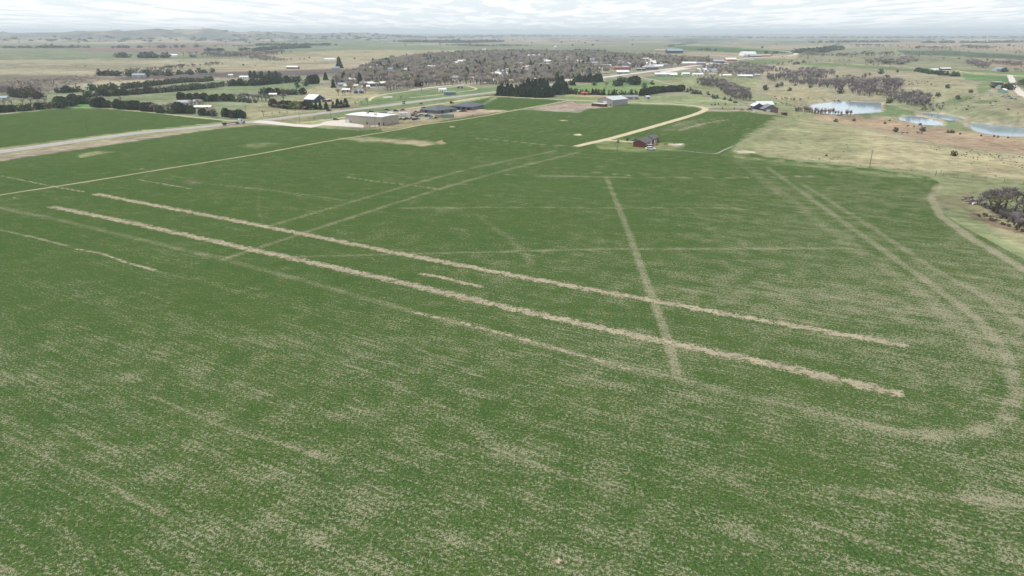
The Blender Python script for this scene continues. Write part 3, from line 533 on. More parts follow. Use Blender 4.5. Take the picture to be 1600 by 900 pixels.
WATER = water((.23, .32, .39), (.27, .36, .43)); WATER2 = water((.13, .22, .31), (.16, .26, .35))
for (zp, pl), lb in zip(PONDS_PX, ('largest pale blue pond behind the row of bare trees', 'middle pond with a straight right bank', 'small far pond touching the rocky spillway', 'deep blue pond cut off by the right edge')):
    sheet('pond', pl, WATER if zp > -10 or zp == -11. else WATER2, 0, lb, 'pond', z=zp)
bm = MB().box(-46000, 46000, -46000, 46000, -60, 165)
hz_o = bm.build('haze', bpy.data.materials.new('air')); hm = hz_o.data.materials[0]; hm.use_nodes = True; g = N(hm.node_tree); g.n.clear()
pv = g.new('ShaderNodeVolumePrincipled'); pv.inputs['Color'].default_value = (.80, .91, 1, 1); pv.inputs['Density'].default_value = 8.5e-5; pv.inputs['Anisotropy'].default_value = .1
g.put(g.new('ShaderNodeOutputMaterial').inputs['Volume'], pv.outputs[0]); tag(hz_o, 'pale blue haze in the air over the plain', 'haze', kind='stuff')
# ------------------------------------------------------------------ buildings
def siding(name, rgb, sp=1.0, amt=.1): return mat(name, rgb, .6, amt, .7, seams=sp, spec=.3)
GLASS = mat('window_glass', (.03, .035, .045), .15, .05, 1, spec=.6); DARK = mat('bay_shade_and_dark_door', (.02, .02, .022), .9); TRIM = mat('white_trim', (.66, .66, .64), .6, .08); STEEL = mat('grey_steel', (.30, .31, .32), .45, .12, 1, metal=.3)
def house(name, label, loc, rz, L, Wd, h, roof='gable', pitch=.35, over=.4, wall=None, roofm=None, openings=(), chim=False, cat='house', group=None, thick=.18, axis='x', parts=True):
    """box of walls L (local x) by Wd (local y), ridge along axis; openings: (side, centre along side, width, sill, head, kind)"""
    t = empty(name, loc, rz); tag(t, label, cat, group); l, w = L / 2, Wd / 2; b = MB(); b.box(-l, l, -w, w, -1.2, h)
    ax = (l, w) if axis == 'x' else (w, l); rise = pitch * ax[1]; mk = (lambda m_, pr, a, c: m_.prism(pr, a, c)) if axis == 'x' else (lambda m_, pr, a, c: m_.prism_y(pr, a, c))
    if roof == 'gable': mk(b, [(-ax[1] + .003, h - .01), (ax[1] - .003, h - .01), (0, h + rise - .02)], -ax[0] + .003, ax[0] - .003)
    b.build('wall', wall, t); r = MB()
    if roof == 'gable':
        o_ = over; s = pitch
        mk(r, [(-ax[1] - o_, h - s * o_), (0, h + rise), (ax[1] + o_, h - s * o_), (ax[1] + o_, h - s * o_ + thick), (0, h + rise + thick), (-ax[1] - o_, h - s * o_ + thick)], -ax[0] - o_, ax[0] + o_)
    elif roof == 'flat': r.box(-l - over, l + over, -w - over, w + over, h + .003, h + .35)
    elif roof == 'hip':
        a, c = l + over, w + over; k = min(a, c); rx, ry = (a - k * .9, .05) if a >= c else (.05, c - k * .9); z0 = h - .05; z1 = h + pitch * k; n = 0
        r.v += [(-a, -c, z0), (a, -c, z0), (a, c, z0), (-a, c, z0), (-a, -c, z0 + thick), (a, -c, z0 + thick), (a, c, z0 + thick), (-a, c, z0 + thick), (-rx, -ry, z1), (rx, -ry, z1), (rx, ry, z1), (-rx, ry, z1)]
        r.f += [(3, 2, 1, 0), (0, 1, 5, 4), (1, 2, 6, 5), (2, 3, 7, 6), (3, 0, 4, 7), (4, 5, 9, 8), (5, 6, 10, 9), (6, 7, 11, 10), (7, 4, 8, 11), (8, 9, 10, 11)]
    elif roof == 'arch':
        pr = [(ax[1] * 1.02 * math.cos(math.pi * i / 14), h + rise * math.sin(math.pi * i / 14)) for i in range(15)]; mk(r, pr, -ax[0] - .1, ax[0] + .1)
    ro = r.build('roof', roofm, t)
    if chim: MB().box(l * .4, l * .4 + .8, -.4, .4, h + rise * .5, h + rise + 1.1).build('chimney', mat('chimney_brick', (.25, .12, .09)), ro)
    for side, c, wd, z0, z1, kind in openings:
        q = MB(); e = .05; m_ = {'window': GLASS, 'door': TRIM, 'garage_door': TRIM, 'open_bay': DARK, 'dark_door': DARK}[kind]; nm = {'open_bay': 'bay_shade_panel', 'dark_door': 'door'}.get(kind, kind)  # open bays get a dark panel in place of their shaded inside
        bx = {'-y': (c - wd / 2, c + wd / 2, -w - e, -w + .1), '+y': (c - wd / 2, c + wd / 2, w - .1, w + e), '-x': (-l - e, -l + .1, c - wd / 2, c + wd / 2), '+x': (l - .1, l + e, c - wd / 2, c + wd / 2)}[side]
        wn = q.box(*bx, z0, z1).build(nm, m_, t)
        if kind == 'window' and parts:
            f = MB(); e2 = .09
            for (a0, a1, b0, b1) in ((c - wd / 2 - .12, c + wd / 2 + .12, z0 - .12, z0 - .002), (c - wd / 2 - .12, c + wd / 2 + .12, z1 + .002, z1 + .12), (c - wd / 2 - .12, c - wd / 2 - .002, z0, z1), (c + wd / 2 + .002, c + wd / 2 + .12, z0, z1), (c - .05, c + .05, z0, z1)):
                fx = {'-y': (a0, a1, -w - e2, -w + .02), '+y': (a0, a1, w - .02, w + e2), '-x': (-l - e2, -l + .02, a0, a1), '+x': (l - .02, l + e2, a0, a1)}[side]; f.box(*fx, b0, b1)
            f.build('frame', TRIM, wn)
    return t
def corners(A, B, C=None, Wd=None, L=None):
    """footprint from picture corners: A left, B near, C right -> centre, angle (local x runs B->C), length, width"""
    a, b = P1(*A), P1(*B); u = (a - b); u.z = 0; wd = u.length if Wd is None else Wd; u.normalize(); v = Vector((u.y, -u.x, 0))
    if C is not None:
        c = P1(*C); d = (c - b); d.z = 0
        v = (v * d.dot(v) / abs(d.dot(v)) * .5 + d.normalized() * .5).normalized(); ln = d.length if L is None else L
    else: ln = L; v = v if v.y > 0 else -v
    u = Vector((-v.y, v.x, 0)); u = u if u.dot(a - b) > 0 else -u
    ctr = b + u * wd / 2 + v * ln / 2; return Vector((ctr.x, ctr.y, hz(ctr.x, ctr.y))), math.atan2(v.y, v.x), ln, wd
BEIGE = siding('beige_siding', (.35, .32, .275), 1.2); WHITEM = siding('white_metal_roof', (.70, .71, .72), 1.5, .12); GREYROOF = mat('dark_grey_shingle', (.105, .10, .11), .85, .25, .6)
CHAR = siding('charcoal_roof', (.085, .095, .115), .9); SLATE = siding('slate_metal_wall', (.12, .13, .15), .9); GREYW = siding('grey_metal_wall', (.30, .295, .29), 1.0); GREYM = siding('light_grey_roof', (.50, .53, .55), .9)
BRICKR = siding('dark_red_siding', (.17, .045, .035), .5); NAVY = siding('navy_wall', (.035, .05, .085), .6); SILVER = siding('silver_roof', (.60, .63, .67), .6); TANG = siding('tan_gable', (.235, .20, .175), 1.); LAV = mat('lavender_grey_wall', (.26, .255, .29), .8); BROWNW = mat('brown_wood', (.10, .045, .03), .8)
PI = math.pi
c, a, L, Wd = corners((542, 191.5), (595, 196.5), (622, 191)); L *= .88
t = house('commercial_building', 'long beige metal building with white roof beside the concrete apron', c, a, L, Wd, 6.9, 'gable', .03, .15, BEIGE, WHITEM, [('-x', -Wd / 2 + 3, 1.6, 0, 2.4, 'dark_door'), ('-x', -Wd * .1, 1.2, 0, 2.2, 'dark_door'), ('-x', Wd * .44, 3.2, 0, 3.0, 'garage_door'), ('-x', Wd / 2 - 6, 2.4, 1.1, 2.2, 'window'), ('-y', L * .1, 2.2, 1.1, 2.2, 'window'), ('-y', -L * .40, 1.3, 0, 2.2, 'dark_door')], cat='building', axis='y')
for k, (u, v) in enumerate(((2, 6), (-2, -6))): MB().box(u - 1, u + 1, v - .8, v + .8, 7.0, 8.3).build('roof_vent', STEEL, t)
c, a, L, Wd = corners((663, 175), (684, 178), (706, 173.6))
house('dark_grey_building', 'nearer dark grey building with low wide gable roof', c, a, L, Wd, 3.0, 'hip', .31, .8, SLATE, CHAR, [('-x', 4, 3, 0, 2.4, 'open_bay'), ('-y', -L / 4, 3, 0, 2.4, 'open_bay'), ('-y', L / 5, 3, 0, 2.4, 'open_bay')], cat='building')
c, a, L, Wd = corners((704.5, 170.7), (736.8, 172.4), None, L=27)
house('dark_grey_building', 'farther dark grey building with open bays along its near side', c, a, L, Wd, 3.2, 'hip', .30, .8, SLATE, CHAR, [('-x', y_, 3.6, 0, 2.6, 'open_bay') for y_ in (-9, -3, 3, 8)], cat='building')
c, a, L, Wd = corners((938, 163), (957, 165.6), (973.3, 162.4))
house('pole_barn', 'tall grey metal barn with pale gabled roof by the loop road', c, a, L, Wd, 6.0, 'gable', .27, .3, GREYW, GREYM, [('-x', 0, 5, 0, 4.4, 'garage_door'), ('-x', -7.5, 1.1, 0, 2.1, 'dark_door'), ('-y', 5, 1.6, 1.2, 2.2, 'window')], cat='barn')
q = P1(936.5, 166.2); t = empty('open_shed', q, a + PI / 2); tag(t, 'low open shed with flat cream roof in front of grey barn', 'shed')
MB().box(-9, 9, -3.4, 3.4, 2.9, 3.25).build('roof', mat('cream_roof', (.56, .50, .40), .6), t); MB().box(-8.6, 8.6, 2.8, 3.0, -.3, 2.88).box(-8.6, -8.4, -3, 2.78, -.3, 2.88).build('wall', BROWNW, t)
for x_ in (-8.3, -4.2, 0, 4.2, 8.3): MB().box(x_ - .12, x_ + .12, -3.1, -2.86, -.3, 2.88).build('post', BROWNW, t)
c, a, L, Wd = corners((969, 155), (969.5, 155.8), (996, 155.2), Wd=9)
t = house('ranch_house', 'long lavender grey ranch house behind the grey barn', c, a, L, Wd, 3.0, 'gable', .42, .5, LAV, mat('blue_grey_shingle', (.22, .225, .25), .8, .15, .6), [('-y', x_, 2, .9, 2.2, 'window') for x_ in (-8.5, -4, 1.5, 9)] + [('-y', 5.2, 1.2, 0, 2.2, 'door')])
c = P1(1011, 154.6); house('small_shed', 'small grey shed at the east end of the shelterbelt', c, .4, 5, 5, 2.6, 'gable', .5, .3, GREYW, GREYM, [('-y', 0, 1.2, 0, 2, 'dark_door')], cat='shed')
c = P1(913, 148.3); house('small_shed', 'small red shed at the foot of the shelterbelt', c, .1, 8.5, 5, 2.5, 'gable', .3, .3, siding('barn_red', (.36, .06, .05), .6), mat('red_roof', (.42, .12, .10), .6), [('-y', 0, 2.4, 0, 2.1, 'open_bay')], cat='shed')
# red brick-coloured duplex
c, a, L, Wd = corners((988.5, 229.4), (1007.5, 230.4), (1025, 225.3), L=18); a0 = a
t = house('red_house', 'dark red sided house with charcoal gable roof nearest the field', c, a, L, Wd, 3.0, 'gable', .42, .45, BRICKR, GREYROOF, [('-y', -5.6, 2.6, .8, 2.2, 'window'), ('-y', -2.2, 1.1, 0, 2.2, 'door'), ('-y', 1.2, 2.2, .8, 2.2, 'window'), ('-y', 5.4, 3, 0, 2.3, 'garage_door')])
d = Vector((math.cos(a), math.sin(a), 0)); nrm_ = Vector((-math.sin(a), math.cos(a), 0))
house('red_house', 'dark red sided rear wing set just behind the nearest house', c + d * (L / 2 + 8.6) - nrm_ * 0.4, a, 13.5, Wd * .92, 3.2, 'gable', .42, .45, BRICKR, GREYROOF, [('-y', -3.5, 3, 0, 2.3, 'garage_door'), ('-y', 1.2, 1.1, 0, 2.1, 'door'), ('+x', 0, 1.6, .9, 2, 'window')])
MB().box(-2.3, 2.3, -3, 3, -.5, 2.7).build('x', DARK); bpy.data.objects.remove(bpy.data.objects['x'])
t = empty('breezeway', c + d * (L / 2 + 1.2), a); tag(t, 'dark covered passage joining the two red house wings', 'passage'); MB().box(-1.0, .95, -Wd * .3, Wd * .3, -.5, 2.6).build('wall', DARK, t); MB().box(-.9, .9, -Wd * .36, Wd * .36, 2.603, 2.85).build('roof', GREYROOF, t)
# navy house: tall block with silver roof, cross gable and long grey wing in front
c = P1(1192, 171.5); zc = c.z; t = house('navy_house', 'navy two storey house with silver roof and grey front wing', c, math.radians(2), 18, 12, 6.2, 'gable', .50, .5, NAVY, SILVER, [('-y', 2, 2.4, 3.8, 5.2, 'window'), ('-y', 6.5, 1.8, 3.8, 5.2, 'window'), ('+x', 0, 2, 3.8, 5.2, 'window')])
b = MB().box(-13.4, -3.2, -8.4, 2, -1.5, 5.0); b.prism_y([(-13.39, 4.99), (-3.21, 4.99), (-8.3, 7.9)], -8.39, 2); b.build('gable_wing', NAVY, t)
MB().prism_y([(-14.1, 4.55), (-8.3, 7.93), (-2.5, 4.55), (-2.5, 4.8), (-8.3, 8.2), (-14.1, 4.8)], -9, 3).build('wing_roof', SILVER, t)
MB().box(-10, -6.6, -8.46, -8.3, 2.9, 4.4).build('window', GLASS, t)
b = MB().box(-7, 9.2, -19, -6.05, -1.5, 3.0); b.prism_y([(-6.99, 2.99), (9.19, 2.99), (1.1, 7.0)], -18.99, -6.06); b.build('front_wing', mat('grey_wing_wall', (.12, .125, .14), .8), t)
MB().prism_y([(-7.9, 2.5), (1.1, 7.0), (10.1, 2.5), (10.1, 2.78), (1.1, 7.3), (-7.9, 2.78)], -19.7, -6.1).build('wing_roof', mat('slate_shingle', (.17, .175, .20), .8, .2, .5), t)
MB().box(3.4, 7.4, -19.08, -18.9, 0, 2.0).build('garage_door', mat('red_door', (.32, .08, .05), .6), t); MB().box(-3.6, .6, -19.08, -18.9, 0, 2.2).build('garage_door', TRIM, t)
c = P1(1225, 180); house('small_shed', 'dark brown shed standing alone right of the navy house', c, 0, 5.4, 3.5, 2.6, 'gable', .15, .2, BROWNW, mat('brown_roof', (.14, .07, .05)), [('-y', 0, 2, 0, 2, 'dark_door')], cat='shed')
# white roofed hangar across the highway
c, a, L, Wd = corners((474, 160.4), (487, 161.8), (509, 160.4), Wd=14, L=17)
t = house('machine_shed', 'navy machine shed with broad white roof across the highway', P1(492, 159.2), a + math.radians(18), 19, 15, 3.6, 'gable', .48, .3, NAVY, WHITEM, [('+x', 0, 4, 0, 3.2, 'open_bay'), ('-y', 3, 2.6, 0, 2.6, 'garage_door')], cat='shed', axis='y')
house('lean_shed', 'low grey lean shed attached east of the white roofed machine shed', P1(511, 158.8), a + .3, 9, 7, 2.6, 'gable', .1, .2, siding('rust_wall', (.25, .10, .08)), GREYM, [('-y', 0, 3, 0, 2.2, 'open_bay')], cat='shed')
WT = mat('blue_white_steel', (.55, .62, .66), .5, .08)
# plain houses, roofs in the town and farmsteads: px, py, length, width, height, roof, wall, label, rot
COLS = {'white': (.72, .72, .70), 'grey': (.36, .37, .39), 'dark': (.11, .115, .13), 'red': (.34, .12, .09), 'blue': (.26, .33, .42), 'cream': (.60, .54, .40), 'tan': (.42, .35, .26), 'green': (.22, .32, .27), 'brown': (.20, .14, .11), 'navy': (.06, .08, .12), 'pink': (.48, .33, .29)}
def cm(n, kind): return mat(n + '_' + kind, COLS[n], .7, .12, .5) if kind == 'wall' else siding(n + '_roof', COLS[n], 1.2)
HS = [
 (941, 104.6, 62, 30, 5, 'white', 'white', 'largest flat white roofed school building in town', 8, 'flat'), (928, 100.5, 46, 20, 5, 'white', 'grey', 'white roofed wing behind the flat school building', 8, 'flat'),
 (907, 101.5, 26, 18, 4.5, 'cream', 'white', 'cream roofed building left of the school', 10, 'flat'), (906, 98.4, 18, 14, 5, 'cream', 'tan', 'small cream roofed house behind the cream building', 10, 'gable'), (930, 97, 30, 16, 6, 'blue', 'grey', 'blue grey roofed hall behind the school', 8, 'gable'),
 (970, 108.6, 38, 20, 5, 'pink', 'red', 'red brick building with pink roof beside the highway', 10, 'flat'), (969, 100, 22, 16, 5, 'white', 'white', 'white gabled church behind the red brick building', 60, 'gable'), (981, 105, 16, 18, 6, 'white', 'grey', 'white gable end house right of the red brick building', 70, 'gable'),
 (972, 115.2, 24, 13, 3.6, 'white', 'green', 'green walled shop with pale roof at the highway junction', 8, 'gable'), (941, 115.5, 26, 9, 3, 'white', 'tan', 'low pale roofed motel row left of the green shop', 6, 'flat'), (1001, 109.8, 18, 11, 3.6, 'white', 'navy', 'navy fronted shop with white roof on the highway', 8, 'flat'),
 (1015, 108.6, 30, 20, 5, 'grey', 'dark', 'large dark grey hipped shop in the town row', 12, 'hip'), (1027, 106.6, 22, 14, 4.5, 'white', 'grey', 'white roofed store right of the dark hipped shop', 14, 'gable'), (1039, 105.2, 22, 16, 4.5, 'grey', 'dark', 'dark store with hipped roof next to the white store', 12, 'hip'),
 (1023, 101.6, 26, 22, 5.5, 'white', 'white', 'bright white hall behind the highway stores', 20, 'gable'), (1015, 101, 14, 12, 4, 'white', 'white', 'small white house left of the bright white hall', 20, 'gable'), (1008, 101.4, 14, 12, 4, 'white', 'cream', 'small cream walled house among pale roofs', 50, 'gable'), (1005.5, 96, 16, 12, 6, 'white', 'white', 'white steep roofed house at the back of town', 50, 'gable'),
 (1040, 118.8, 40, 11, 3.4, 'white', 'blue', 'long white roofed building below the highway', -3, 'gable'), (1052, 119.4, 12, 9, 3, 'white', 'tan', 'small shed at the right end of the long white building', -3, 'gable'),
 (1031, 81, 44, 16, 6, 'pink', 'tan', 'pink roofed farm shed on the slope north of town', 3, 'gable'), (1053, 83.4, 60, 26, 10, 'blue', 'navy', 'big blue walled arena on the slope north of town', 6, 'gable'),
 (1076, 101.6, 34, 14, 4.6, 'white', 'pink', 'white roofed pink store at the east highway strip', 5, 'gable'), (1091, 101, 34, 12, 3.6, 'grey', 'dark', 'long dark motel right of the pink store', 3, 'gable'), (1067, 102.6, 14, 10, 3.6, 'cream', 'tan', 'small cream store left of the pink store', 5, 'flat'),
 (1122, 98, 30, 16, 4, 'grey', 'dark', 'dark garage beside the highway east of the motel', 6, 'gable'), (1141, 95.2, 30, 16, 4.5, 'white', 'red', 'red walled station with white roof on the highway', 3, 'gable'), (1168, 88.4, 44, 34, 3, 'white', 'grey', 'white domed storage hall at the east edge of town', 10, 'arch'),
 (1179, 89, 36, 18, 4, 'grey', 'dark', 'grey shed right of the white domed hall', 3, 'gable'), (1194, 88.4, 40, 16, 4, 'pink', 'red', 'red yard building where the highway bends', 3, 'gable'), (1200, 86.8, 26, 14, 4, 'brown', 'red', 'brown roofed red barn beyond the yard building', 3, 'gable'),
 (1096, 111, 20, 10, 3.2, 'white', 'red', 'red walled house with white roof in the creekside trees', 4, 'gable'), (1098, 114.2, 30, 10, 3.2, 'grey', 'cream', 'long pale roofed trailer below the red walled house', 4, 'gable'), (1114, 111.6, 22, 11, 3.2, 'blue', 'white', 'blue roofed house among the creekside trees', 0, 'gable'),
 (1090, 118.4, 20, 9, 3, 'white', 'white', 'white trailer house left of the creekside trees', 3, 'gable'), (1071, 117.6, 14, 9, 3, 'white', 'white', 'small white house below the highway bend', 3, 'gable'), (1112, 118.4, 12, 8, 3, 'pink', 'tan', 'small pink roofed house in the creekside trees', 3, 'gable'), (1133, 120, 22, 9, 3, 'white', 'cream', 'white roofed cottage above the wooded creek', 0, 'gable'),
 (1163, 121.2, 30, 11, 3.4, 'white', 'green', 'long green walled house with white roof above the creek', 0, 'gable'), (1181, 119.4, 14, 9, 3, 'grey', 'grey', 'small grey house right of the long green house', 5, 'gable'),
 (721, 99.4, 22, 14, 6, 'white', 'white', 'brightest white roofed house at the upper town edge', 30, 'gable'), (711, 101.4, 16, 12, 5, 'white', 'cream', 'cream house just left of the brightest white roof', 30, 'gable'), (675.6, 107, 13, 10, 4, 'white', 'grey', 'small white roof deep in the left town trees', 30, 'gable'), (697, 108.6, 16, 10, 4, 'white', 'tan', 'pale roof amid conifers in the left of town', 40, 'gable'),
 (632, 112.4, 15, 11, 4.5, 'white', 'grey', 'pale roofed cottage in the west trees', 57, 'gable'), (609, 111.4, 15, 11, 4.5, 'blue', 'grey', 'blue roofed cottage at the west edge of town', 57, 'gable'), (769, 131, 12, 11, 5.5, 'white', 'grey', 'grey two storey house with white gable above the green', 57, 'gable'), (797, 114, 17, 12, 5.5, 'white', 'white', 'white farmhouse among brown trees mid town', 20, 'gable'), (793, 119, 12, 9, 4, 'white', 'white', 'white garage below the mid town farmhouse', 20, 'gable'),
 (707, 129.6, 12, 9, 4, 'cream', 'tan', 'small cream house behind the roadside trees', 57, 'gable'), (737, 125.6, 12, 9, 4, 'pink', 'white', 'small pink roofed house behind the roadside trees', 57, 'gable'), (814, 111.6, 12, 9, 5, 'white', 'navy', 'white roofed house right of the mid town farmhouse', 30, 'gable'), (833, 90.4, 46, 26, 7, 'white', 'white', 'large white roofed hall in the upper town trees', 5, 'arch'),
 (855, 98.8, 18, 12, 5, 'white', 'grey', 'white roof in the upper middle of town', 10, 'gable'), (850, 103.2, 26, 10, 4, 'cream', 'tan', 'long cream roof in the middle of town', 5, 'gable'), (888, 93.6, 20, 14, 6, 'pink', 'pink', 'pink house near the top of town', 40, 'gable'), (797, 130, 12, 9, 4, 'pink', 'tan', 'pink roofed cottage left of the spruce grove', 20, 'gable'),
 (833, 127.6, 11, 9, 4, 'white', 'white', 'white cottage peeking over the spruce grove', 20, 'gable'), (872, 132.6, 11, 9, 4, 'cream', 'tan', 'cream roofed cottage right behind the spruce grove', 30, 'gable'), (887, 129.4, 16, 9, 3.5, 'cream', 'cream', 'cream bungalow beside the cemetery conifers', 10, 'gable'),
 (516, 94.6, 30, 10, 4, 'white', 'white', 'lone white barn on the plain beyond the west trees', 0, 'gable'), (458, 107.6, 26, 10, 4, 'white', 'brown', 'white roofed stable at the end of the corral fences', -8, 'gable'), (552, 126.8, 16, 9, 3.4, 'white', 'white', 'white roofed house at the west end of the farm lane', 10, 'gable'), (536, 135.2, 12, 9, 3.4, 'blue', 'grey', 'blue grey roofed shed west of the yellow shed', 10, 'gable'),
 (549, 137.6, 20, 9, 3.4, 'cream', 'cream', 'yellow cream shed in the western farmyard', 5, 'gable'), (569, 134.4, 12, 9, 4, 'grey', 'grey', 'grey hay shed left of the long dark sided building', 15, 'gable'), (572, 138.8, 11, 8, 3.4, 'white', 'tan', 'small white roofed shed in front of the hay shed', 10, 'gable'), (588, 134.6, 28, 9, 4.4, 'white', 'dark', 'long dark sided building with white roof left of poplars', 14, 'gable'),
 (561, 145.6, 12, 7, 3, 'blue', 'dark', 'blue roofed hut among the farmyard trees', 5, 'gable'), (541, 143.6, 10, 7, 3, 'white', 'dark', 'small white roofed hut among the farmyard trees', 10, 'gable'),
 (557, 110, 16, 8, 3.5, 'dark', 'navy', 'dark roofed barn at the west edge of town', 10, 'gable'), (570, 103, 20, 10, 4, 'grey', 'grey', 'grey roofed house at the north west corner of town', 10, 'gable'), (525, 108.6, 16, 8, 4, 'blue', 'grey', 'blue roofed house behind the lone green spruce', 5, 'gable'),
 (5, 156.4, 12, 6, 3, 'blue', 'green', 'blue green shed on the grass at the left edge', 3, 'gable'), (289, 164.4, 14, 9, 3.4, 'grey', 'grey', 'grey roofed farmhouse half hidden in the left tree belt', 10, 'gable'), (309, 162, 8, 6, 3, 'grey', 'grey', 'small grey garage right of the hidden farmhouse', 10, 'gable'), (318, 170.4, 17, 6, 2.4, 'white', 'tan', 'low white roofed shed below the hidden farmhouse', 5, 'gable'),
 (385, 155.4, 9, 6, 2.8, 'white', 'white', 'white cottage in the middle left tree belt', 20, 'gable'), (361, 120.6, 8, 6, 4, 'white', 'grey', 'small white tower house by the dark ploughed band', 10, 'gable'), (382, 122.6, 16, 8, 3, 'white', 'white', 'low white barn above the long cedar row', 0, 'gable'), (138, 138.4, 9, 6, 3, 'green', 'white', 'pale green roofed shed among the far left cedars', 10, 'gable'),
 (218, 120.4, 22, 9, 4, 'blue', 'grey', 'pale blue barn in the creek trees at far left', 5, 'gable'), (270, 88.6, 30, 14, 5, 'white', 'white', 'far farmhouse in the trees on the left plain', 5, 'gable'), (427, 150.6, 9, 6, 2.6, 'white', 'pink', 'small pale house in the brown shrubs west of machine shed', 10, 'gable'),
 (1476, 109.4, 22, 8, 3.2, 'white', 'navy', 'white roofed navy barn behind the plateau windbreak', 0, 'gable'), (1459, 111.2, 16, 9, 3.4, 'white', 'white', 'white shed inside the plateau windbreak', 10, 'gable'), (1562, 110.8, 24, 12, 4, 'blue', 'grey', 'blue grey farmhouse near the right road junction', 5, 'gable'),
 (1563, 138.4, 10, 8, 3, 'grey', 'grey', 'upper grey roofed house in the farmyard by the right road', 20, 'gable'), (1566, 144.4, 11, 8, 3.2, 'white', 'green', 'green walled house with pale roof in the right farmyard', 40, 'gable'), (1556, 130.6, 14, 5, 2.4, 'grey', 'brown', 'long grey shed at the top of the right farmyard', 0, 'gable'), (1598, 132.6, 10, 7, 3, 'white', 'grey', 'white roofed house across the right road', 30, 'gable'),
 (719, 138, 8, 5, 3.2, 'grey', 'brown', 'brown hut on the green at the town edge', 5, 'gable'), (691.5, 143.4, 10, 8, 2.0, 'white', 'white', 'white rounded bin shed behind the blue trailer', 10, 'arch'),
 (866, 81.5, 22, 10, 4, 'blue', 'blue', 'blue pump house at the foot of the water tower', 5, 'gable'), (757, 78.4, 18, 8, 4, 'white', 'white', 'tiny white barn on the bare plain above town', 5, 'gable')]
_r = np.random.default_rng(5)
for k_ in range(46):
    px = 575 + 500 * _r.random(); py = np.interp(px, [575, 650, 780, 900, 1075], [102, 93, 86, 89, 96]) + _r.random() * np.interp(px, [575, 780, 880, 1075], [34, 42, 30, 8]); rc = ['white', 'grey', 'cream', 'blue', 'dark', 'pink', 'white', 'brown'][_r.integers(8)]; wc = ['white', 'tan', 'cream', 'grey'][_r.integers(4)]
    HS.append((px, py, 11 + 6 * _r.random(), 8 + 2 * _r.random(), 3.4 + 1.8 * _r.random(), rc, wc, 'small %s roofed %s house half hidden in the town trees' % (rc, wc), 57 + 90 * (_r.random() < .5), 'gable'))
HOUSE_PTS = []
for (px, py, L, Wd, h, rc, wc, lb, rot, rt) in HS:
    w = P1(px, py); HOUSE_PTS.append((px, py, w.x, w.y, L, h))
    a = math.radians(rot); grp = 'small %s roofed %s houses under the town trees' % (rc, wc) if 'half hidden in the town trees' in lb else None
    op = [('-y', -L * .28, min(2., L * .15), .9, 2.1, 'window'), ('-y', L * .28, min(2., L * .15), .9, 2.1, 'window'), ('-y', 0, min(1.4, L * .12), 0, 2.1, 'dark_door' if wc in ('white', 'cream', 'pink') else 'door')] if w.y < 1500 else []
    nm = {'school': 'school_building', 'church': 'church', 'barn': 'barn', 'shed': 'farm_shed', 'shop': 'shop', 'store': 'shop', 'hall': 'hall', 'trailer': 'trailer_house'}; k = next((k for k in nm if k in lb.split(' with ')[0]), None)
    house(nm.get(k, 'house'), lb, w, a, L, Wd, h, rt, .22 if rt == 'arch' and h > 5 else (.75 if rt == 'arch' else .45), .4, cm(wc, 'wall'), cm(rc, 'roof'), op, cat=k if k in ('barn', 'shed', 'shop', 'church', 'hall') else ('building' if k in ('school', 'store') else 'house'), parts=False, group=grp)

# water tower, masts, poles, billboard
w = P1(867.5, 82); t = empty('water_tower', w); tag(t, 'pale blue water tower standing above the far town trees', 'water tower'); b = MB()
for i in range(6): q = i * PI / 3; b = MB().bar((6.4 * math.cos(q), 6.4 * math.sin(q), -1), (5.2 * math.cos(q), 5.2 * math.sin(q), 15), .55, .5, 6); b.build('leg', WT, t)
MB().bar((0, 0, -1), (0, 0, 15), 1.0, 1.0, 8).build('riser', WT, t); b = MB()
pr = [(0.8, 13.5), (5, 15), (6.6, 17.5), (6.6, 21.5), (4.8, 24), (1.8, 25.2), (.3, 25.6)]
for (r0, z0), (r1, z1) in zip(pr[:-1], pr[1:]): b.bar((0, 0, z0), (0, 0, z1), r0, r1, 16, cap=False)
b.build('tank', WT, t)
def mast(px, py, h, r, lb):
    w = P1(px, py); t = empty('radio_mast', w); tag(t, lb, 'mast'); MB().bar((0, 0, -1), (0, 0, h), r, r * .6, 5).build('tower', STEEL, t); MB().bar((0, 0, h), (0, 0, h * 1.04), r * .4, r * .2, 5).build('antenna', STEEL, t)
mast(361, 106, 37, .28, 'thin radio mast on the plain right of the dark band'); mast(176.5, 60.5, 95, 1.5, 'distant radio mast in front of the hazy hills')
WOOD = mat('weathered_wood', (.17, .14, .115), .9, .25, 2)
def pole(px, py, h, lb, arm=2.4, lamp=False, group=None):
    w = P1(px, py); t = empty('utility_pole', w, .5); tag(t, lb, 'utility pole', group); MB().bar((0, 0, -.5), (0, 0, h), .2, .14, 7).build('post', WOOD, t)
    if lamp: MB().bar((0, 0, h - .2), (1.6, 0, h + .1), .06, .05, 5).build('arm', STEEL, t); MB().box(1.3, 2.1, -.15, .15, h, h + .2).build('lamp_head', STEEL, t); return
    MB().box(-arm / 2, arm / 2, -.09, .09, h - .9, h - .72).build('crossarm', WOOD, t)
    for x_ in (-arm * .45, 0, arm * .45): MB().bar((x_, 0, h - .72), (x_, 0, h - .45), .07, .05, 6).build('insulator', STEEL, t)
pole(1358.5, 262, 10.4, 'wooden utility pole at the edge between crop and tan pasture'); pole(1085.6, 241, 9.0, 'utility pole right of the red house yard'); pole(728.4, 215.8, 10.6, 'utility pole alone in the green field right of the lots')
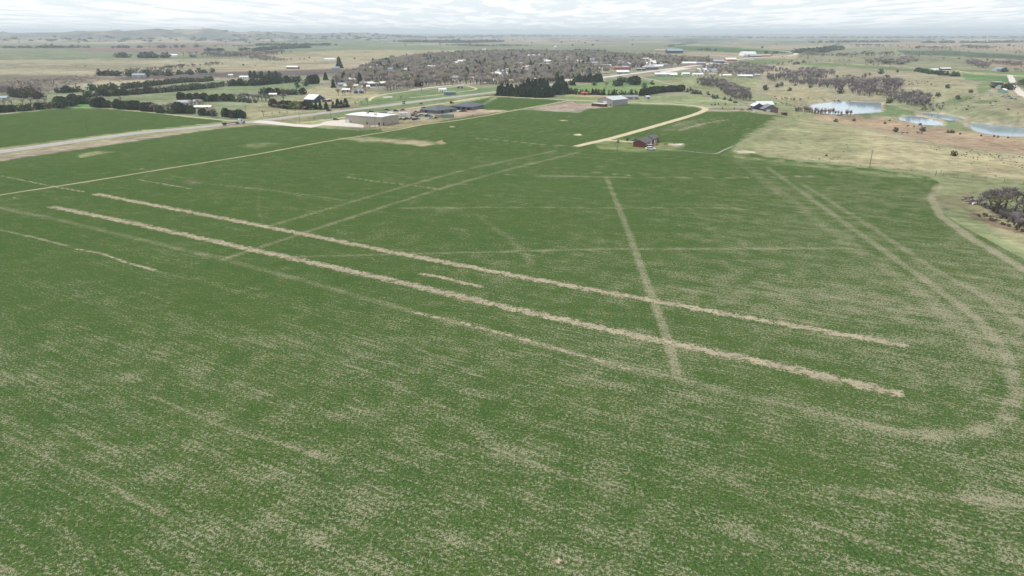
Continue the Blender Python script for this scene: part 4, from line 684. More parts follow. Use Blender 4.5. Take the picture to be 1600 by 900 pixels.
pole(563.4, 212.4, 6.0, 'short pole beside the field track near the beige building', 1.2); pole(586.2, 199.5, 9.2, 'light pole in front of the beige building wall', lamp=True); pole(468.5, 191.8, 9.4, 'light pole between highway and concrete apron', lamp=True); pole(517.2, 187.6, 9, 'light pole left of the beige building', lamp=True)
pole(957.8, 169, 7.2, 'light pole at the corner of the grey barn', lamp=True); pole(385, 183, 10, 'utility pole at the right end of the cedar row', 2); pole(137, 207, 8, 'thin utility pole in the left field', 1.6); pole(220, 205, 7, 'second thin utility pole in the left field', 1.2); pole(964, 238, 4.5, 'short pole left of the red house', .8)
w = P1(631.5, 169.6); t = empty('billboard', w, .2); tag(t, 'dark square sign raised on two tall posts by the highway', 'sign')
for x_ in (-1.7, 1.7): MB().bar((x_, 0, -.5), (x_, 0, 5), .14, .14, 6).build('post', STEEL, t)
MB().box(-1.5, 1.5, -.15, .15, 4.6, 7.4).build('sign_panel', mat('dark_panel', (.07, .07, .09), .6), t); MB().box(-1.5, 1.5, -.19, -.16, 5.6, 6.2).build('panel_stripe', TRIM, t)
for px, py, lb, cl in ((658, 164, 'small dark roadside sign left of the farther dark building', (.12, .07, .06)), (504.5, 191, 'white slanted sign at the apron entrance', (.7, .7, .7))):
    w = P1(px, py); t = empty('road_sign', w, .1); tag(t, lb, 'sign'); MB().box(-1.1, -.95, -.05, .05, -.3, 1.4).box(.95, 1.1, -.05, .05, -.3, 1.4).build('post', STEEL, t); MB().box(-1.6, 1.6, -.1, .1, .9, 2.3).build('sign_panel', mat('panel_' + lb[6:10].strip(), cl), t)
# wire fence along the field edge
FL = smooth_line([(1150, 240), (1200, 245.5), (1280, 252), (1360, 262.5), (1440, 269), (1461, 275), (1540, 280), (1620, 292)], 6.); t = empty('wire_fence', (FL[0][0], FL[0][1], 0)); tag(t, 'wooden post and wire fence between crop and tan pasture', 'fence'); wb = MB()
pz = [(x_, y_, hz(x_, y_)) for x_, y_ in FL]; pm_ = MB().bar((0, 0, -.3), (0, 0, 1.45), .09, .08, 5).build('fence_post', WOOD, t); me_ = pm_.data
for i, q in enumerate(pz):
    o = pm_ if i == 0 else pm_.copy()
    if i: COL.objects.link(o)
    o.location = Vector(q) - t.location
for a_, b_ in zip(pz[:-1], pz[1:]):
    for h_ in (.5, .9, 1.3): wb.bar(Vector(a_) - t.location + Vector((0, 0, h_)), Vector(b_) - t.location + Vector((0, 0, h_)), .012, .012, 3, cap=False)
wb.build('wire', STEEL, t)
for k, (px, py) in enumerate(((1462, 274), (1469.5, 272.5), (1473.5, 275))):
    w = P1(px, py); tag(MB().bar((w.x, w.y, w.z - .4), (w.x, w.y, w.z + (2.8, 2.4, 1.6)[k]), .17, .14, 7).build('gate_post', WOOD), ('tallest', 'middle', 'shortest')[k] + ' of three thick gate posts at the field corner', 'post')

# ------------------------------------------------------------------ vehicles
TYRE = mat('tyre_rubber', (.02, .02, .02), .9); RIM = mat('wheel_rim', (.4, .4, .42), .4, .05, 1, metal=.5)
PAINT = {k: mat('paint_' + k, v, .3, .06, .8, spec=.5) for k, v in {'white': (.75, .75, .74), 'black': (.02, .02, .024), 'silver': (.45, .46, .48), 'red': (.30, .04, .03), 'blue': (.05, .09, .17), 'grey': (.16, .17, .18), 'tan': (.40, .33, .24), 'brown': (.12, .07, .05), 'teal': (.16, .26, .27), 'orange': (.55, .16, .06), 'green': (.10, .22, .14)}.items()}
PROTO = {}
def car_meshes(kind):
    """profile based bodies: lower hull, glasshouse, roof, lamps"""
    if kind in PROTO: return PROTO[kind]
    hull = {'car': [(-2.3, .35), (-2.35, .75), (-1.9, .95), (1.0, .98), (2.2, .8), (2.35, .45), (2.25, .3), (-2.2, .3)], 'suv': [(-2.35, .4), (-2.4, 1.05), (.9, 1.12), (2.25, .98), (2.4, .5), (2.3, .35), (-2.25, .35)], 'pickup': [(-2.75, .45), (-2.8, 1.1), (-.9, 1.12), (-.9, 1.1), (1.5, 1.14), (2.6, 1.02), (2.75, .5), (2.6, .4), (-2.6, .4)], 'van': [(-2.6, .4), (-2.65, 1.2), (1.3, 1.25), (2.5, 1.05), (2.6, .5), (2.5, .35), (-2.5, .35)]}[kind]
    gl = {'car': [(-1.75, .96), (-1.1, 1.38), (.3, 1.4), (1.05, .98)], 'suv': [(-2.3, 1.06), (-2.1, 1.68), (.3, 1.7), (1.05, 1.1)], 'pickup': [(-.85, 1.12), (-.7, 1.72), (.6, 1.74), (1.35, 1.13)], 'van': [(-2.6, 1.2), (-2.5, 1.95), (.9, 1.98), (1.6, 1.22)]}[kind]
    rf = [(gl[1][0] - .04, gl[1][1]), (gl[1][0] - .04, gl[1][1] + .08), (gl[2][0] + .04, gl[2][1] + .08), (gl[2][0] + .04, gl[2][1])]; out = {}
    for nm, b in (('body', MB().prism_y(hull, -.92, .92)), ('window_band', MB().prism_y(gl, -.78, .78)), ('roof', MB().prism_y(rf, -.80, .80)), ('headlight', MB().box(hull[-3][0] - .12, hull[-3][0] + .03, -.8, -.45, .62, .8).box(hull[-3][0] - .12, hull[-3][0] + .03, .45, .8, .62, .8)), ('wheel', MB().bar((0, -.12, 0), (0, .12, 0), .35, .35, 12)), ('rim', MB().bar((0, -.13, 0), (0, .13, 0), .19, .19, 8))):
        me = bpy.data.meshes.new(nm); me.from_pydata(b.v, [], b.f); out[nm] = me
    out['body'].materials.append(PAINT['white']); out['roof'].materials.append(PAINT['white']); out['window_band'].materials.append(GLASS); out['headlight'].materials.append(TRIM); out['wheel'].materials.append(TYRE); out['rim'].materials.append(RIM)
    out['wb'] = {'car': 1.4, 'suv': 1.45, 'pickup': 1.75, 'van': 1.65}[kind]; PROTO[kind] = out; return out
def part(name, me, parent, m_=None, loc=(0, 0, 0)):
    o = bpy.data.objects.new(name, me); COL.objects.link(o); o.parent = parent; o.location = loc
    if m_: o.material_slots[0].link = 'OBJECT'; o.material_slots[0].material = m_
    return o
def car(px, py, kind, color, lb, rot=0, s=1., dz=0):
    p = car_meshes(kind); w = P1(px, py); t = empty('pickup_truck' if kind == 'pickup' else 'van' if kind == 'van' else 'car', w + Vector((0, 0, dz)), math.radians(rot)); t.scale = (s, s, s); tag(t, lb, 'pickup' if kind == 'pickup' else 'van' if kind == 'van' else 'car')
    part('body', p['body'], t, PAINT[color]); part('roof', p['roof'], t, PAINT[color]); part('window_band', p['window_band'], t); part('headlight', p['headlight'], t)
    for x_ in (-p['wb'], p['wb']):
        for y_ in (-.84, .84): q = part('wheel', p['wheel'], t, None, (x_, y_, .35)); part('rim', p['rim'], q)
HD = 57
for a_ in [
 (514, 174, 'suv', 'black', 'black car driving on the highway past the conifers', HD - 7, 1.05, .14), (525, 188, 'suv', 'black', 'black car parked on the concrete apron left of the beige building', 10, 1.1, .17), (580, 175.3, 'suv', 'black', 'dark car in the lot just behind the beige roof', 20), (578, 178.6, 'pickup', 'silver', 'silver pickup touching the beige roof from behind', 30),
 (587.6, 179, 'car', 'brown', 'small brown car right of the silver pickup', 90), (592.4, 178.4, 'car', 'grey', 'small grey car right of the small brown car', 90), (604, 172.6, 'pickup', 'black', 'black pickup behind the green container', 10, 1.15), (619, 174, 'suv', 'black', 'black car on the pinkish gravel left of the red pickup', 5, 1.15), (629, 172.8, 'pickup', 'red', 'red pickup at the foot of the square raised sign', 10, 1.1),
 (613.5, 180, 'car', 'black', 'low black car below the white flat trailer', 10), (649.5, 176, 'pickup', 'black', 'first black pickup left of the nearer dark building', 25), (654.4, 176.6, 'suv', 'grey', 'grey car between black pickup and dark building', 40), (659.6, 174.4, 'suv', 'black', 'black car touching the left end of the dark building', 60, 1.1), (662.6, 169.4, 'pickup', 'black', 'black pickup parked behind the nearer dark building', 10, 1.1),
 (626, 187, 'pickup', 'black', 'leftmost black pickup in the front row of the lot', 15), (631.5, 187.2, 'car', 'black', 'second dark car in the front row of the lot', 100), (636.4, 186.6, 'suv', 'black', 'third dark car in the front row of the lot', 20, 1.1), (642, 186, 'pickup', 'blue', 'navy pickup in the middle of the front row', 15), (647.4, 187.6, 'suv', 'black', 'black car at the near end of the front row', 60, 1.1), (652.6, 186.6, 'suv', 'grey', 'grey car ending the front row on the right', 40),
 (645, 181.6, 'pickup', 'black', 'black pickup in the second row of the lot', 70), (650.2, 182.6, 'suv', 'blue', 'navy car in the second row of the lot', 110), (643.4, 178.6, 'suv', 'silver', 'silver car behind the second row', 80), (648.8, 179, 'car', 'red', 'red brown car behind the second row', 20), (654, 182.2, 'car', 'grey', 'small grey car right of the navy car', 20), (659.2, 181.4, 'van', 'tan', 'tan van at the centre of the lot', 5),
 (667.6, 182, 'suv', 'black', 'black car left of the two silver cars', 30, 1.1), (672, 182.6, 'car', 'blue', 'navy car right behind the silver sedan', 20), (674, 185.6, 'car', 'silver', 'silver sedan at the right front of the lot', 15, 1.2), (680.4, 185, 'car', 'black', 'black car right of the silver sedan', 160), (669.6, 179.4, 'car', 'silver', 'silver car in front of the tan container', 10),
 (721.4, 174.8, 'pickup', 'black', 'black pickup parked before the farther dark building', 15), (726.2, 174.6, 'suv', 'red', 'dark red car parked before the farther dark building', 20),
 (991.6, 219.6, 'pickup', 'grey', 'grey pickup behind the left end of the red house', 20), (1017, 230.6, 'van', 'silver', 'silver van beside the red house long wall', 20, 1.05), (1016.6, 234.2, 'car', 'white', 'pale blue white car parked on grass before the red house', -6, 1.5), (1025, 226.6, 'car', 'orange', 'orange vehicle near the rear red wing', 40, .85),
 (1171, 171.6, 'pickup', 'black', 'black pickup at the left of the navy house', 10, 1.1), (1149, 161, 'van', 'black', 'dark van on the lawn north west of the navy house', 5), (1156, 164.4, 'pickup', 'white', 'white pickup north west of the navy house', 20), (1165, 164.2, 'van', 'white', 'white van just left of the navy house', 40), (1159, 172.4, 'car', 'teal', 'teal car on the lower gravel driveway', 5, 1.2), (1180, 175.4, 'car', 'white', 'white car beside the grey front wing', 40, 1.1),
 (1548, 148.4, 'van', 'white', 'white van alone on grass left of the right farmyard', 0), (1566, 150.6, 'pickup', 'white', 'white pickup in the junk rows of the right farmyard', 20), (1571, 152, 'car', 'silver', 'silver car in the junk rows of the right farmyard', 60), (1576, 151, 'car', 'blue', 'blue car in the junk rows of the right farmyard', 100), (1580, 154.4, 'pickup', 'grey', 'grey pickup at the lower end of the junk rows', 10), (1586, 155.4, 'van', 'silver', 'silver van at the right end of the junk rows', 20), (1573, 147.6, 'car', 'white', 'white car at the top of the junk rows', 30),
 (1176, 90.6, 'van', 'white', 'white van on the highway near the domed hall', 20, 1.6, .5)]: car(*a_)
def container(px, py, L, h, wd, c, lb, rot, nm='storage_container', cat='container', wheels=False):
    w = P1(px, py); t = empty(nm, w, math.radians(rot)); tag(t, lb, cat); z0 = .7 if wheels else .1; MB().box(-L / 2, L / 2, -wd / 2, wd / 2, z0, z0 + h).build('body', c, t); MB().box(-L / 2 - .05, L / 2 + .05, -wd / 2 - .05, wd / 2 + .05, z0 + h + .003, z0 + h + .12).build('roof', cm('white', 'roof') if wheels else c, t)
    for x_ in (-L / 4, L / 4): MB().box(x_ - .5, x_ + .5, -wd / 2 - .04, -wd / 2 + .05, z0 + .8, z0 + 2.0 if not wheels else z0 + 1.5).build('window' if wheels else 'door_panel', GLASS if wheels else STEEL, t)
    if wheels:
        for x_ in (-L * .05, L * .08):
            for y_ in (-wd / 2 + .1, wd / 2 - .1): part('wheel', car_meshes('car')['wheel'], t, None, (x_, y_, .35))
container(599.6, 178.8, 6.5, 2.7, 2.5, mat('green_grey_steel', (.20, .27, .26), .6), 'green grey container behind the beige building', 10)
container(699.5, 183.6, 12, 2.8, 2.5, mat('teal_steel', (.18, .26, .25), .6), 'long green container in front of the dark grey building', 5); container(685.6, 183, 7, 2.4, 2.4, mat('tan_steel', (.42, .36, .26), .6), 'tan container left of the long green container', 5)
container(630.5, 181.4, 8.4, 2.5, 2.5, mat('camper_white', (.66, .66, .66), .5), 'white camper trailer in the middle of the lot', 5, 'camper_trailer', 'camper', True); container(703, 148.6, 15, 3.2, 3.2, mat('blue_steel', (.12, .18, .25), .6), 'blue mobile home with white roof beyond the highway', 14, 'mobile_home', 'mobile home', True)
w = P1(611.4, 177.4); t = empty('flat_trailer', w, 2.2); tag(t, 'white flat trailer left of the white camper', 'trailer'); MB().box(-4, 4, -1.2, 1.2, .75, .95).build('deck', mat('white_deck', (.66, .64, .6)), t); MB().box(4, 5.6, -.1, .1, .7, .8).build('drawbar', STEEL, t)
for x_ in (-.5, .6):
    for y_ in (-1.1, 1.1): part('wheel', car_meshes('car')['wheel'], t, None, (x_, y_, .36))
w = P1(705.6, 161.6); t = empty('tractor', w, .6); tag(t, 'red brown tractor behind the farther dark building', 'tractor'); MB().prism_y([(-.4, .8), (2.2, .8), (2.2, 1.6), (.2, 1.7), (-.4, 1.4)], -.45, .45).build('hood', PAINT['red'], t); MB().box(-1.5, -.1, -.8, .8, 1.2, 2.7).build('cab', GLASS, t); MB().box(-1.6, 0, -.9, .9, 2.703, 2.85).build('roof', PAINT['red'], t)
for x_, r_ in ((-.9, .9), (1.7, .5)):
    for y_ in (-.95, .95): MB().bar((x_, y_ - .22, r_), (x_, y_ + .22, r_), r_, r_, 14).build('wheel', TYRE, t)
# semi truck with empty flatbed heading towards town on the highway
w = P1(364, 194.4); rz = math.atan2(HW[25][1] - HW[24][1], HW[25][0] - HW[24][0]); k = np.argmin(np.hypot(HW[:, 0] - w.x, HW[:, 1] - w.y)); dv_ = HW[k + 1] - HW[k - 1]; rz = math.atan2(dv_[1], dv_[0])
t = empty('semi_truck', w + Vector((0, 0, .15)), rz); tag(t, 'pale semi truck pulling an empty dark flatbed on the highway', 'truck'); CABP = mat('cab_pale_blue', (.50, .58, .62), .35, .05)
MB().prism_y([(5.6, 1.0), (5.6, 3.2), (6.0, 4.0), (8.3, 3.9), (9.0, 2.3), (9.0, 1.0)], -1.25, 1.25).build('cab', CABP, t); MB().prism_y([(9.003, 1.0), (9.003, 2.2), (10.9, 1.95), (11.1, 1.0)], -1.0, 1.0).build('hood', PAINT['grey'], t); MB().prism_y([(8.35, 3.75), (8.42, 3.75), (9.06, 2.4), (8.98, 2.35)], -1.1, 1.1).build('windscreen', GLASS, t)
MB().box(7.2, 8.2, -1.29, -1.2, 2.3, 3.2).box(7.2, 8.2, 1.2, 1.29, 2.3, 3.2).build('side_window', GLASS, t); MB().box(11.1, 11.3, -1.1, 1.1, .5, 1.0).build('bumper', STEEL, t); MB().bar((5.4, 1.1, 1), (5.4, 1.1, 4.2), .1, .1, 8).build('exhaust', STEEL, t); MB().box(3.0, 9.5, -.5, .5, .75, .98).build('chassis', DARK, t)
MB().box(-9.5, 4.4, -1.28, 1.28, 1.25, 1.5).build('flatbed', mat('dark_deck', (.06, .06, .065)), t); MB().box(-9.0, 4.0, -.25, .25, .9, 1.247).build('trailer_frame', DARK, t); MB().box(-9.3, -6.0, -1.1, 1.1, 1.503, 2.1).build('rear_ramp', mat('dark_load', (.05, .045, .05)), t)
for x_ in (-8.2, -7.0, 3.6, 4.9, 9.9):
    for y_ in (-1.05, 1.05): q = MB().bar((x_, y_ - .25, .52), (x_, y_ + .25, .52), .52, .52, 14).build('wheel', TYRE, t); MB().bar((x_, y_ - .27, .52), (x_, y_ + .27, .52), .25, .25, 8).build('rim', RIM, q)
# yard clutter
for px, py, s_, m2, lb, nm in ((1040.5, 226.4, 1.2, BROWNW, 'brown play frame on the patio right of the red house', 'play_frame'), (1056, 225.6, 1.4, BROWNW, 'dark firewood rack at the edge of the pale patio', 'wood_rack')):
    w = P1(px, py); t = empty(nm, w, .4); tag(t, lb, nm.replace('_', ' ')); MB().box(-s_, s_, -.4, .4, 1.0, 1.15).build('top', m2, t)
    for x_ in (-s_ + .1, s_ - .1):
        for y_ in (-.35, .35): MB().box(x_ - .07, x_ + .07, y_ - .07, y_ + .07, 0, .997).build('leg', m2, t)
sheet('concrete_pad', [(1047, 226.6), (1058, 224.6), (1068, 224.8), (1064, 227)], CONC, .08, 'pale patio right of the rear red wing', 'patio')

ribbon('pale_path', smooth_line([(1020, 232.5), (1060, 235), (1095, 238.6), (1117, 240.4), (1131, 234.6), (1144, 229.2)], 5.), .8, mat('pale_path_gravel', (.36, .38, .33)), .06, 'thin pale path bending round the far corner of the red house lawn', 'path', rag=.3)
# ------------------------------------------------------------------ vegetation
def leafmat(name, rgb, rgb2, trans=.0):
    m_ = bpy.data.materials.new(name); m_.use_nodes = True; g = N(m_.node_tree); b = g.n['Principled BSDF']; tc = g.new('ShaderNodeTexCoord').outputs['Object']; oi = g.new('ShaderNodeObjectInfo')
    pos = g.new('ShaderNodeNewGeometry').outputs['Position']
    c = g.mix(g.ramp(g.noise(tc, .9, 3, .6), .3, .7), rgb, rgb2); w = g.noise(pos, .09, 2, .5); k = g.m('ADD', .72, g.m('ADD', g.m('MULTIPLY', oi.outputs['Random'], .3), g.m('MULTIPLY', w, .3)))
    sc = g.new('ShaderNodeVectorMath', operation='SCALE'); g.put(sc.inputs[0], c); g.put(sc.inputs['Scale'], k); g.put(b.inputs['Base Color'], sc.outputs[0]); b.inputs['Roughness'].default_value = .85; b.inputs['Specular IOR Level'].default_value = .15
    return m_
BARK = leafmat('bark', (.12, .10, .085), (.17, .145, .125)); TWIG = leafmat('bare_twigs', (.355, .305, .275), (.45, .395, .355)); TWIGP = leafmat('purple_grey_twigs', (.18, .158, .165), (.26, .23, .225)); BUD = leafmat('budding_twigs', (.27, .29, .13), (.36, .36, .18)); BUDDK = leafmat('early_leaf', (.17, .22, .09), (.25, .28, .13))
CEDAR = leafmat('cedar_foliage', (.042, .058, .036), (.095, .118, .062)); SPRUCE = leafmat('spruce_foliage', (.042, .068, .044), (.09, .13, .07)); RUSTY = leafmat('rusty_cedar', (.075, .06, .042), (.12, .09, .06))
def norm(v): return v / (np.linalg.norm(v) + 1e-9)
def fan_tree(seed, n, depth, tw, sides=0):
    """several thin stems fanning out from one root"""
    T, C = MB(), ([], []); r = np.random.default_rng(seed + 900)
    for i in range(n):
        t_, c_ = bare_tree(seed * 7 + i, depth, tw, .5, .7, 3, 6, .02, .24, 16 if depth > 1 else 6, sides); a = i / n * 6.283 + r.random(); lean = .12 + .3 * r.random(); s = .72 + .28 * r.random()
        f_ = lambda v: (s * (v[0] * .8 + v[2] * lean * math.cos(a)), s * (v[1] * .8 + v[2] * lean * math.sin(a)), s * v[2])
        k = len(T.v); T.v += [f_(v) for v in t_[0]]; T.f += [tuple(j + k for j in q) for q in t_[1]]; k = len(C[0]); C[0].extend(f_(v) for v in c_[0]); C[1].extend(tuple(j + k for j in q) for q in c_[1])
    return (T.v, T.f), C
def bare_tree(seed, depth, tw, spread=.55, upright=.35, nb=3, twigs=5, trunk_r=.028, first=.22, low=0, sides=0):
    """unit-height leafless tree: returns (trunk verts, faces), (crown verts, faces)"""
    r = np.random.default_rng(seed); T = MB(); Cv, Cf = [], []
    def tri(p, d, L, w):
        u = norm(np.cross(d, r.normal(size=3))); k = len(Cv); q = p + d * L; Cv.extend([tuple(p - u * w), tuple(p + u * w), tuple(q + u * w * .3)]); Cf.append((k, k + 1, k + 2))
    def grow(p, d, L, rad, lev):
        q = p + d * L; T.bar(p, q, rad, rad * .68, sides or (5 if lev < 2 else 3), cap=False)
        if lev == 0:
            for _ in range(low): aa = r.random() * 6.283; tri(p + np.array([math.cos(aa) * .04, math.sin(aa) * .04, .08 + .45 * r.random()]), norm(np.array([math.cos(aa) * .5, math.sin(aa) * .5, .9 + r.random() * .5])), .16 + .16 * r.random(), tw)
        if lev >= depth:
            for _ in range(twigs):
                s = r.random() * .8 + .2; dd = norm(d + r.normal(size=3) * .75 + np.array([0, 0, .15])); tri(p + d * L * s, dd, L * (.7 + r.random() * .8), tw * (.6 + r.random() * .8))
            return
        n = nb + (r.random() < .4)
        for i in range(n):
            ph = 2 * math.pi * (i + r.random() * .8) / n; side = norm(np.cross(d, np.array([math.cos(ph), math.sin(ph), .1]))); dd = norm(d * (1 - spread * .35) + side * spread * (.8 + r.random() * .7) + np.array([0, 0, upright * .5]))
            grow(q - d * L * .15 * r.random(), dd, L * (.62 + r.random() * .2), rad * .62, lev + 1)
        if lev: 
            for _ in range(2): tri(p + d * L * r.random(), norm(d + r.normal(size=3)), L * .5, tw)
    grow(np.zeros(3), norm(np.array([r.normal() * .05, r.normal() * .05, 1])), first, trunk_r, 0)
    top = max(v[2] for v in Cv); k = 1 / top
    return ([tuple(c * k for c in v) for v in T.v], T.f), ([tuple(c * k for c in v) for v in Cv], Cf)
def evergreen(seed, cone, n, leaf, width):
    """unit-height conifer: cone=1 pointed spruce, 0 rounded cedar; many small sprays through the volume"""
    r = np.random.default_rng(seed); T = MB().bar((0, 0, -.04), (0, 0, .8), .022, .006, 5); V, F = [], []
    lob = [(r.random() * 6.28, .1 + r.random() * .75, .6 + r.random() * .55) for _ in range(9)]
    for i in range(n):
        z = .05 + .95 * r.random() ** (1.35 if cone else .95); prof = (1 - z) ** .85 * (.85 + .3 * abs(math.sin(z * 24))) if cone else math.sqrt(max(0, 1 - ((z - .42) / .60) ** 2)) * (1 if z < .6 else 1 - (z - .6) * .7)
        a = r.random() * 6.283; lf = 1 + sum(.22 * (q - .85) * math.exp(-((math.sin((a - b) / 2) * 2) ** 2 + ((z - c) * 4) ** 2)) for b, c, q in lob); R_ = width * prof * lf * (.55 + .45 * r.random() ** .4)
        p = np.array([R_ * math.cos(a), R_ * math.sin(a), z]); out = norm(np.array([math.cos(a), math.sin(a), (.1 if cone else .5) + r.normal() * .5])); u = norm(np.cross(out, r.normal(size=3))); L = leaf * (.6 + r.random() * .9)
        k = len(V); q0 = p + out * L; V += [tuple(p - u * L * .55), tuple(p + u * L * .55), tuple(q0 + u * L * .2), tuple(q0 - u * L * .2)]; F.append((k, k + 1, k + 2, k + 3))
    # a dark inner body so that crowns are not see-through
    k = len(V); nz = 7
    for j in range(nz):
        z = .06 + .84 * j / (nz - 1); prof = (1 - z) ** .85 if cone else math.sqrt(max(0, 1 - ((z - .42) / .60) ** 2)) * (1 if z < .6 else 1 - (z - .6) * .7)
        for i in range(7): a = i / 7 * 6.283; V.append((width * .62 * prof * math.cos(a) * (.85 + .3 * r.random()), width * .62 * prof * math.sin(a) * (.85 + .3 * r.random()), z))
    for j in range(nz - 1):
        for i in range(7): F.append((k + j * 7 + i, k + j * 7 + (i + 1) % 7, k + (j + 1) * 7 + (i + 1) % 7, k + (j + 1) * 7 + i))
    return (T.v, T.f), (V, F)
def as_mesh(name, vf, m_):
    me = bpy.data.meshes.new(name); me.from_pydata(vf[0], [], vf[1]); me.materials.append(m_); return me
def one_mesh(name, tr, cr, m1, m2):
    v = list(tr[0]) + list(cr[0]); k = len(tr[0]); f = list(tr[1]) + [tuple(i + k for i in q) for q in cr[1]]; me = bpy.data.meshes.new(name); me.from_pydata(v, [], f); me.materials.append(m1); me.materials.append(m2)
    me.polygons.foreach_set('material_index', [0] * len(tr[1]) + [1] * len(cr[1])); return me
GEO = {'fan': [fan_tree(s, 5, 2, .013) for s in (81, 82, 83)], 'bare_hi': [bare_tree(s, 4, .0042, .62, .32, 3, 7) for s in (1, 2, 3, 4)], 'bare': [bare_tree(s, 3, .011, .56, .5, 3, 8, .026, .19, 10) for s in (11, 12, 13, 14, 15)], 'poplar': [bare_tree(s, 3, .011, .30, .9, 3, 6) for s in (21, 22)],
 'shrub': [bare_tree(s, 2, .025, 1.0, .1, 4, 9, .02) for s in (31, 32)], 'cedar': [evergreen(s, 0, 620, .085, .40 + .05 * (s % 3)) for s in (41, 42, 43, 44)], 'spruce': [evergreen(s, 1, 620, .08, .27 + .02 * (s % 3)) for s in (51, 52, 53)]}
LOW = {'fan': [fan_tree(s, 3, 1, .03, 3) for s in (85, 86, 87)], 'bare': [bare_tree(s, 2, .018, .52, .55, 3, 6, .02, .2, 0, 3) for s in (61, 62, 63, 64, 65)], 'cedar': [evergreen(s, 0, 46, .21, .42) for s in (71, 72)], 'spruce': [evergreen(s, 1, 50, .2, .28) for s in (73, 74)], 'shrub': [bare_tree(s, 1, .05, 1.0, .1, 4, 6, .03, .22, 0, 3) for s in (75, 76)]}
MT = {'fan': TWIGP, 'bare_hi': TWIGP, 'bare': TWIG, 'poplar': TWIG, 'shrub': TWIGP, 'cedar': CEDAR, 'spruce': SPRUCE}
_mc = {}
def get_mesh(kind, i, m_, split):
    key = (kind, i, m_.name, split)
    if key not in _mc:
        tr, cr = GEO[kind][i]; _mc[key] = (as_mesh('trunk', tr, BARK), as_mesh('crown', cr, m_)) if split else one_mesh(kind + '_tree', tr, cr, BARK, m_)
    return _mc[key]
SPECS = []                                                  # kind, x, y, z, height, material, label, category, group, width factor
def add(kind, px, py, h, lb, cat='tree', group=None, m_=None, wf=1.):
    pts = P(px, py)
    for i, q in enumerate(pts): SPECS.append([kind, q[0], q[1], q[2], h * (.85 + .3 * rng.random()), m_ or MT[kind], lb, cat, group, wf])
def row(kind, line, sp, h, lb, cat='tree', group=None, mats=None, rows=1, gap=0., jit=1.2, wf=1.):
    L = smooth_line(line, 3.); d = np.r_[0, np.cumsum(np.hypot(*np.diff(L, axis=0).T))]
    for r_ in range(rows):
        s = np.arange(r_ * sp / 2, d[-1], sp); x = np.interp(s, d, L[:, 0]) + rng.normal(size=len(s)) * jit * .5; y = np.interp(s, d, L[:, 1]) + rng.normal(size=len(s)) * jit + r_ * sp * .9
        keep = rng.random(len(s)) > gap; x, y = x[keep], y[keep]; z = height(x, y)
        for a, b, c in zip(x, y, z): SPECS.append([kind, a, b, c, h * (.78 + .4 * rng.random()), (mats[rng.integers(len(mats))] if mats else MT[kind]), lb, cat, group or lb, wf])
# shelterbelts and conifers
C1 = [CEDAR, CEDAR, CEDAR, RUSTY, SPRUCE]
row('cedar', [(190, 139.4), (262, 131.5), (331, 125.8)], 5.2, 7.0, 'dark cedar in the uppermost long shelterbelt row on the left', mats=C1, wf=1.1)
row('cedar', [(157, 151), (200, 148.5), (260, 144), (310, 139.5), (341, 136.6)], 5.2, 7.6, 'dark cedar in the second long shelterbelt row on the left', mats=C1, wf=1.1)
row('cedar', [(345, 135.4), (355, 134.9)], 5, 7.6, 'cedar in the short gap piece between two shelterbelts', mats=C1)
row('cedar', [(359, 134.6), (400, 133.6), (437, 130), (469, 128)], 5.5, 9.0, 'dark cedar in the right shelterbelt row above the brown hedge', mats=C1, wf=1.1)
row('spruce', [(392, 121.8), (420, 122), (440, 121.6)], 9, 12, 'dark spruce in the cluster above the right shelterbelt', wf=1.3); row('cedar', [(483, 131.5), (498, 131)], 5.5, 12, 'dark tall cedar in the block at the right end of shelterbelts')
add('cedar', [465, 478], [136.8, 134.6], 8, 'round cedar standing apart on the meadow below shelterbelts', group='round cedars on the meadow', m_=SPRUCE)
row('cedar', [(0, 176), (30, 174.2), (55, 172)], 4.6, 6.6, 'cedar in the belt at the left edge along the field lane', mats=C1, wf=1.15); row('cedar', [(60, 171.4), (76, 170.2)], 4.6, 6.2, 'cedar in the short clump left of the pale green tree', mats=C1, wf=1.15)
add('cedar', [96], [169], 13.2, 'big pale green round tree at the bend of the field lane', m_=leafmat('pale_green_leaf', (.045, .07, .035), (.10, .13, .06)), wf=1.25)
row('cedar', [(106, 165), (112, 166.5)], 5, 9, 'dark cedar right beside the big pale green tree', wf=1.2); row('cedar', [(116, 161.5), (132, 162.6), (143, 162.2)], 5.5, 9, 'dark cedar in the belt right of the pale green tree', mats=C1, wf=1.2)
row('cedar', [(136, 152), (152, 152)], 6, 7, 'small dark cedar behind the second shelterbelt end', wf=1.1); row('cedar', [(89, 145.4), (103, 145), (122, 143.6)], 6.5, 8, 'dark cedar in the short upper left clump', wf=1.2)
row('cedar', [(20, 151), (40, 153), (58, 154.6), (72, 154)], 6, 8, 'dark cedar in the far left clump near the green shed', mats=C1, wf=1.2); row('cedar', [(22, 148), (42, 146.6), (55, 145.6)], 7, 9, 'brownish cedar behind the far left clump', mats=[RUSTY, CEDAR], wf=1.2); row('cedar', [(142, 141.6), (165, 141.4), (184, 140)], 5.5, 8, 'dark cedar in the upper left windbreak', mats=[CEDAR, SPRUCE], wf=1.2)
row('cedar', [(151, 167), (160, 168), (172, 168.4)], 5, 9, 'dark cedar in the belt at the start of the long lane', wf=1.2); row('cedar', [(184, 169.8), (202, 171), (219, 171.6)], 4.8, 8.4, 'dark cedar in the middle belt along the lane', mats=C1, wf=1.2)
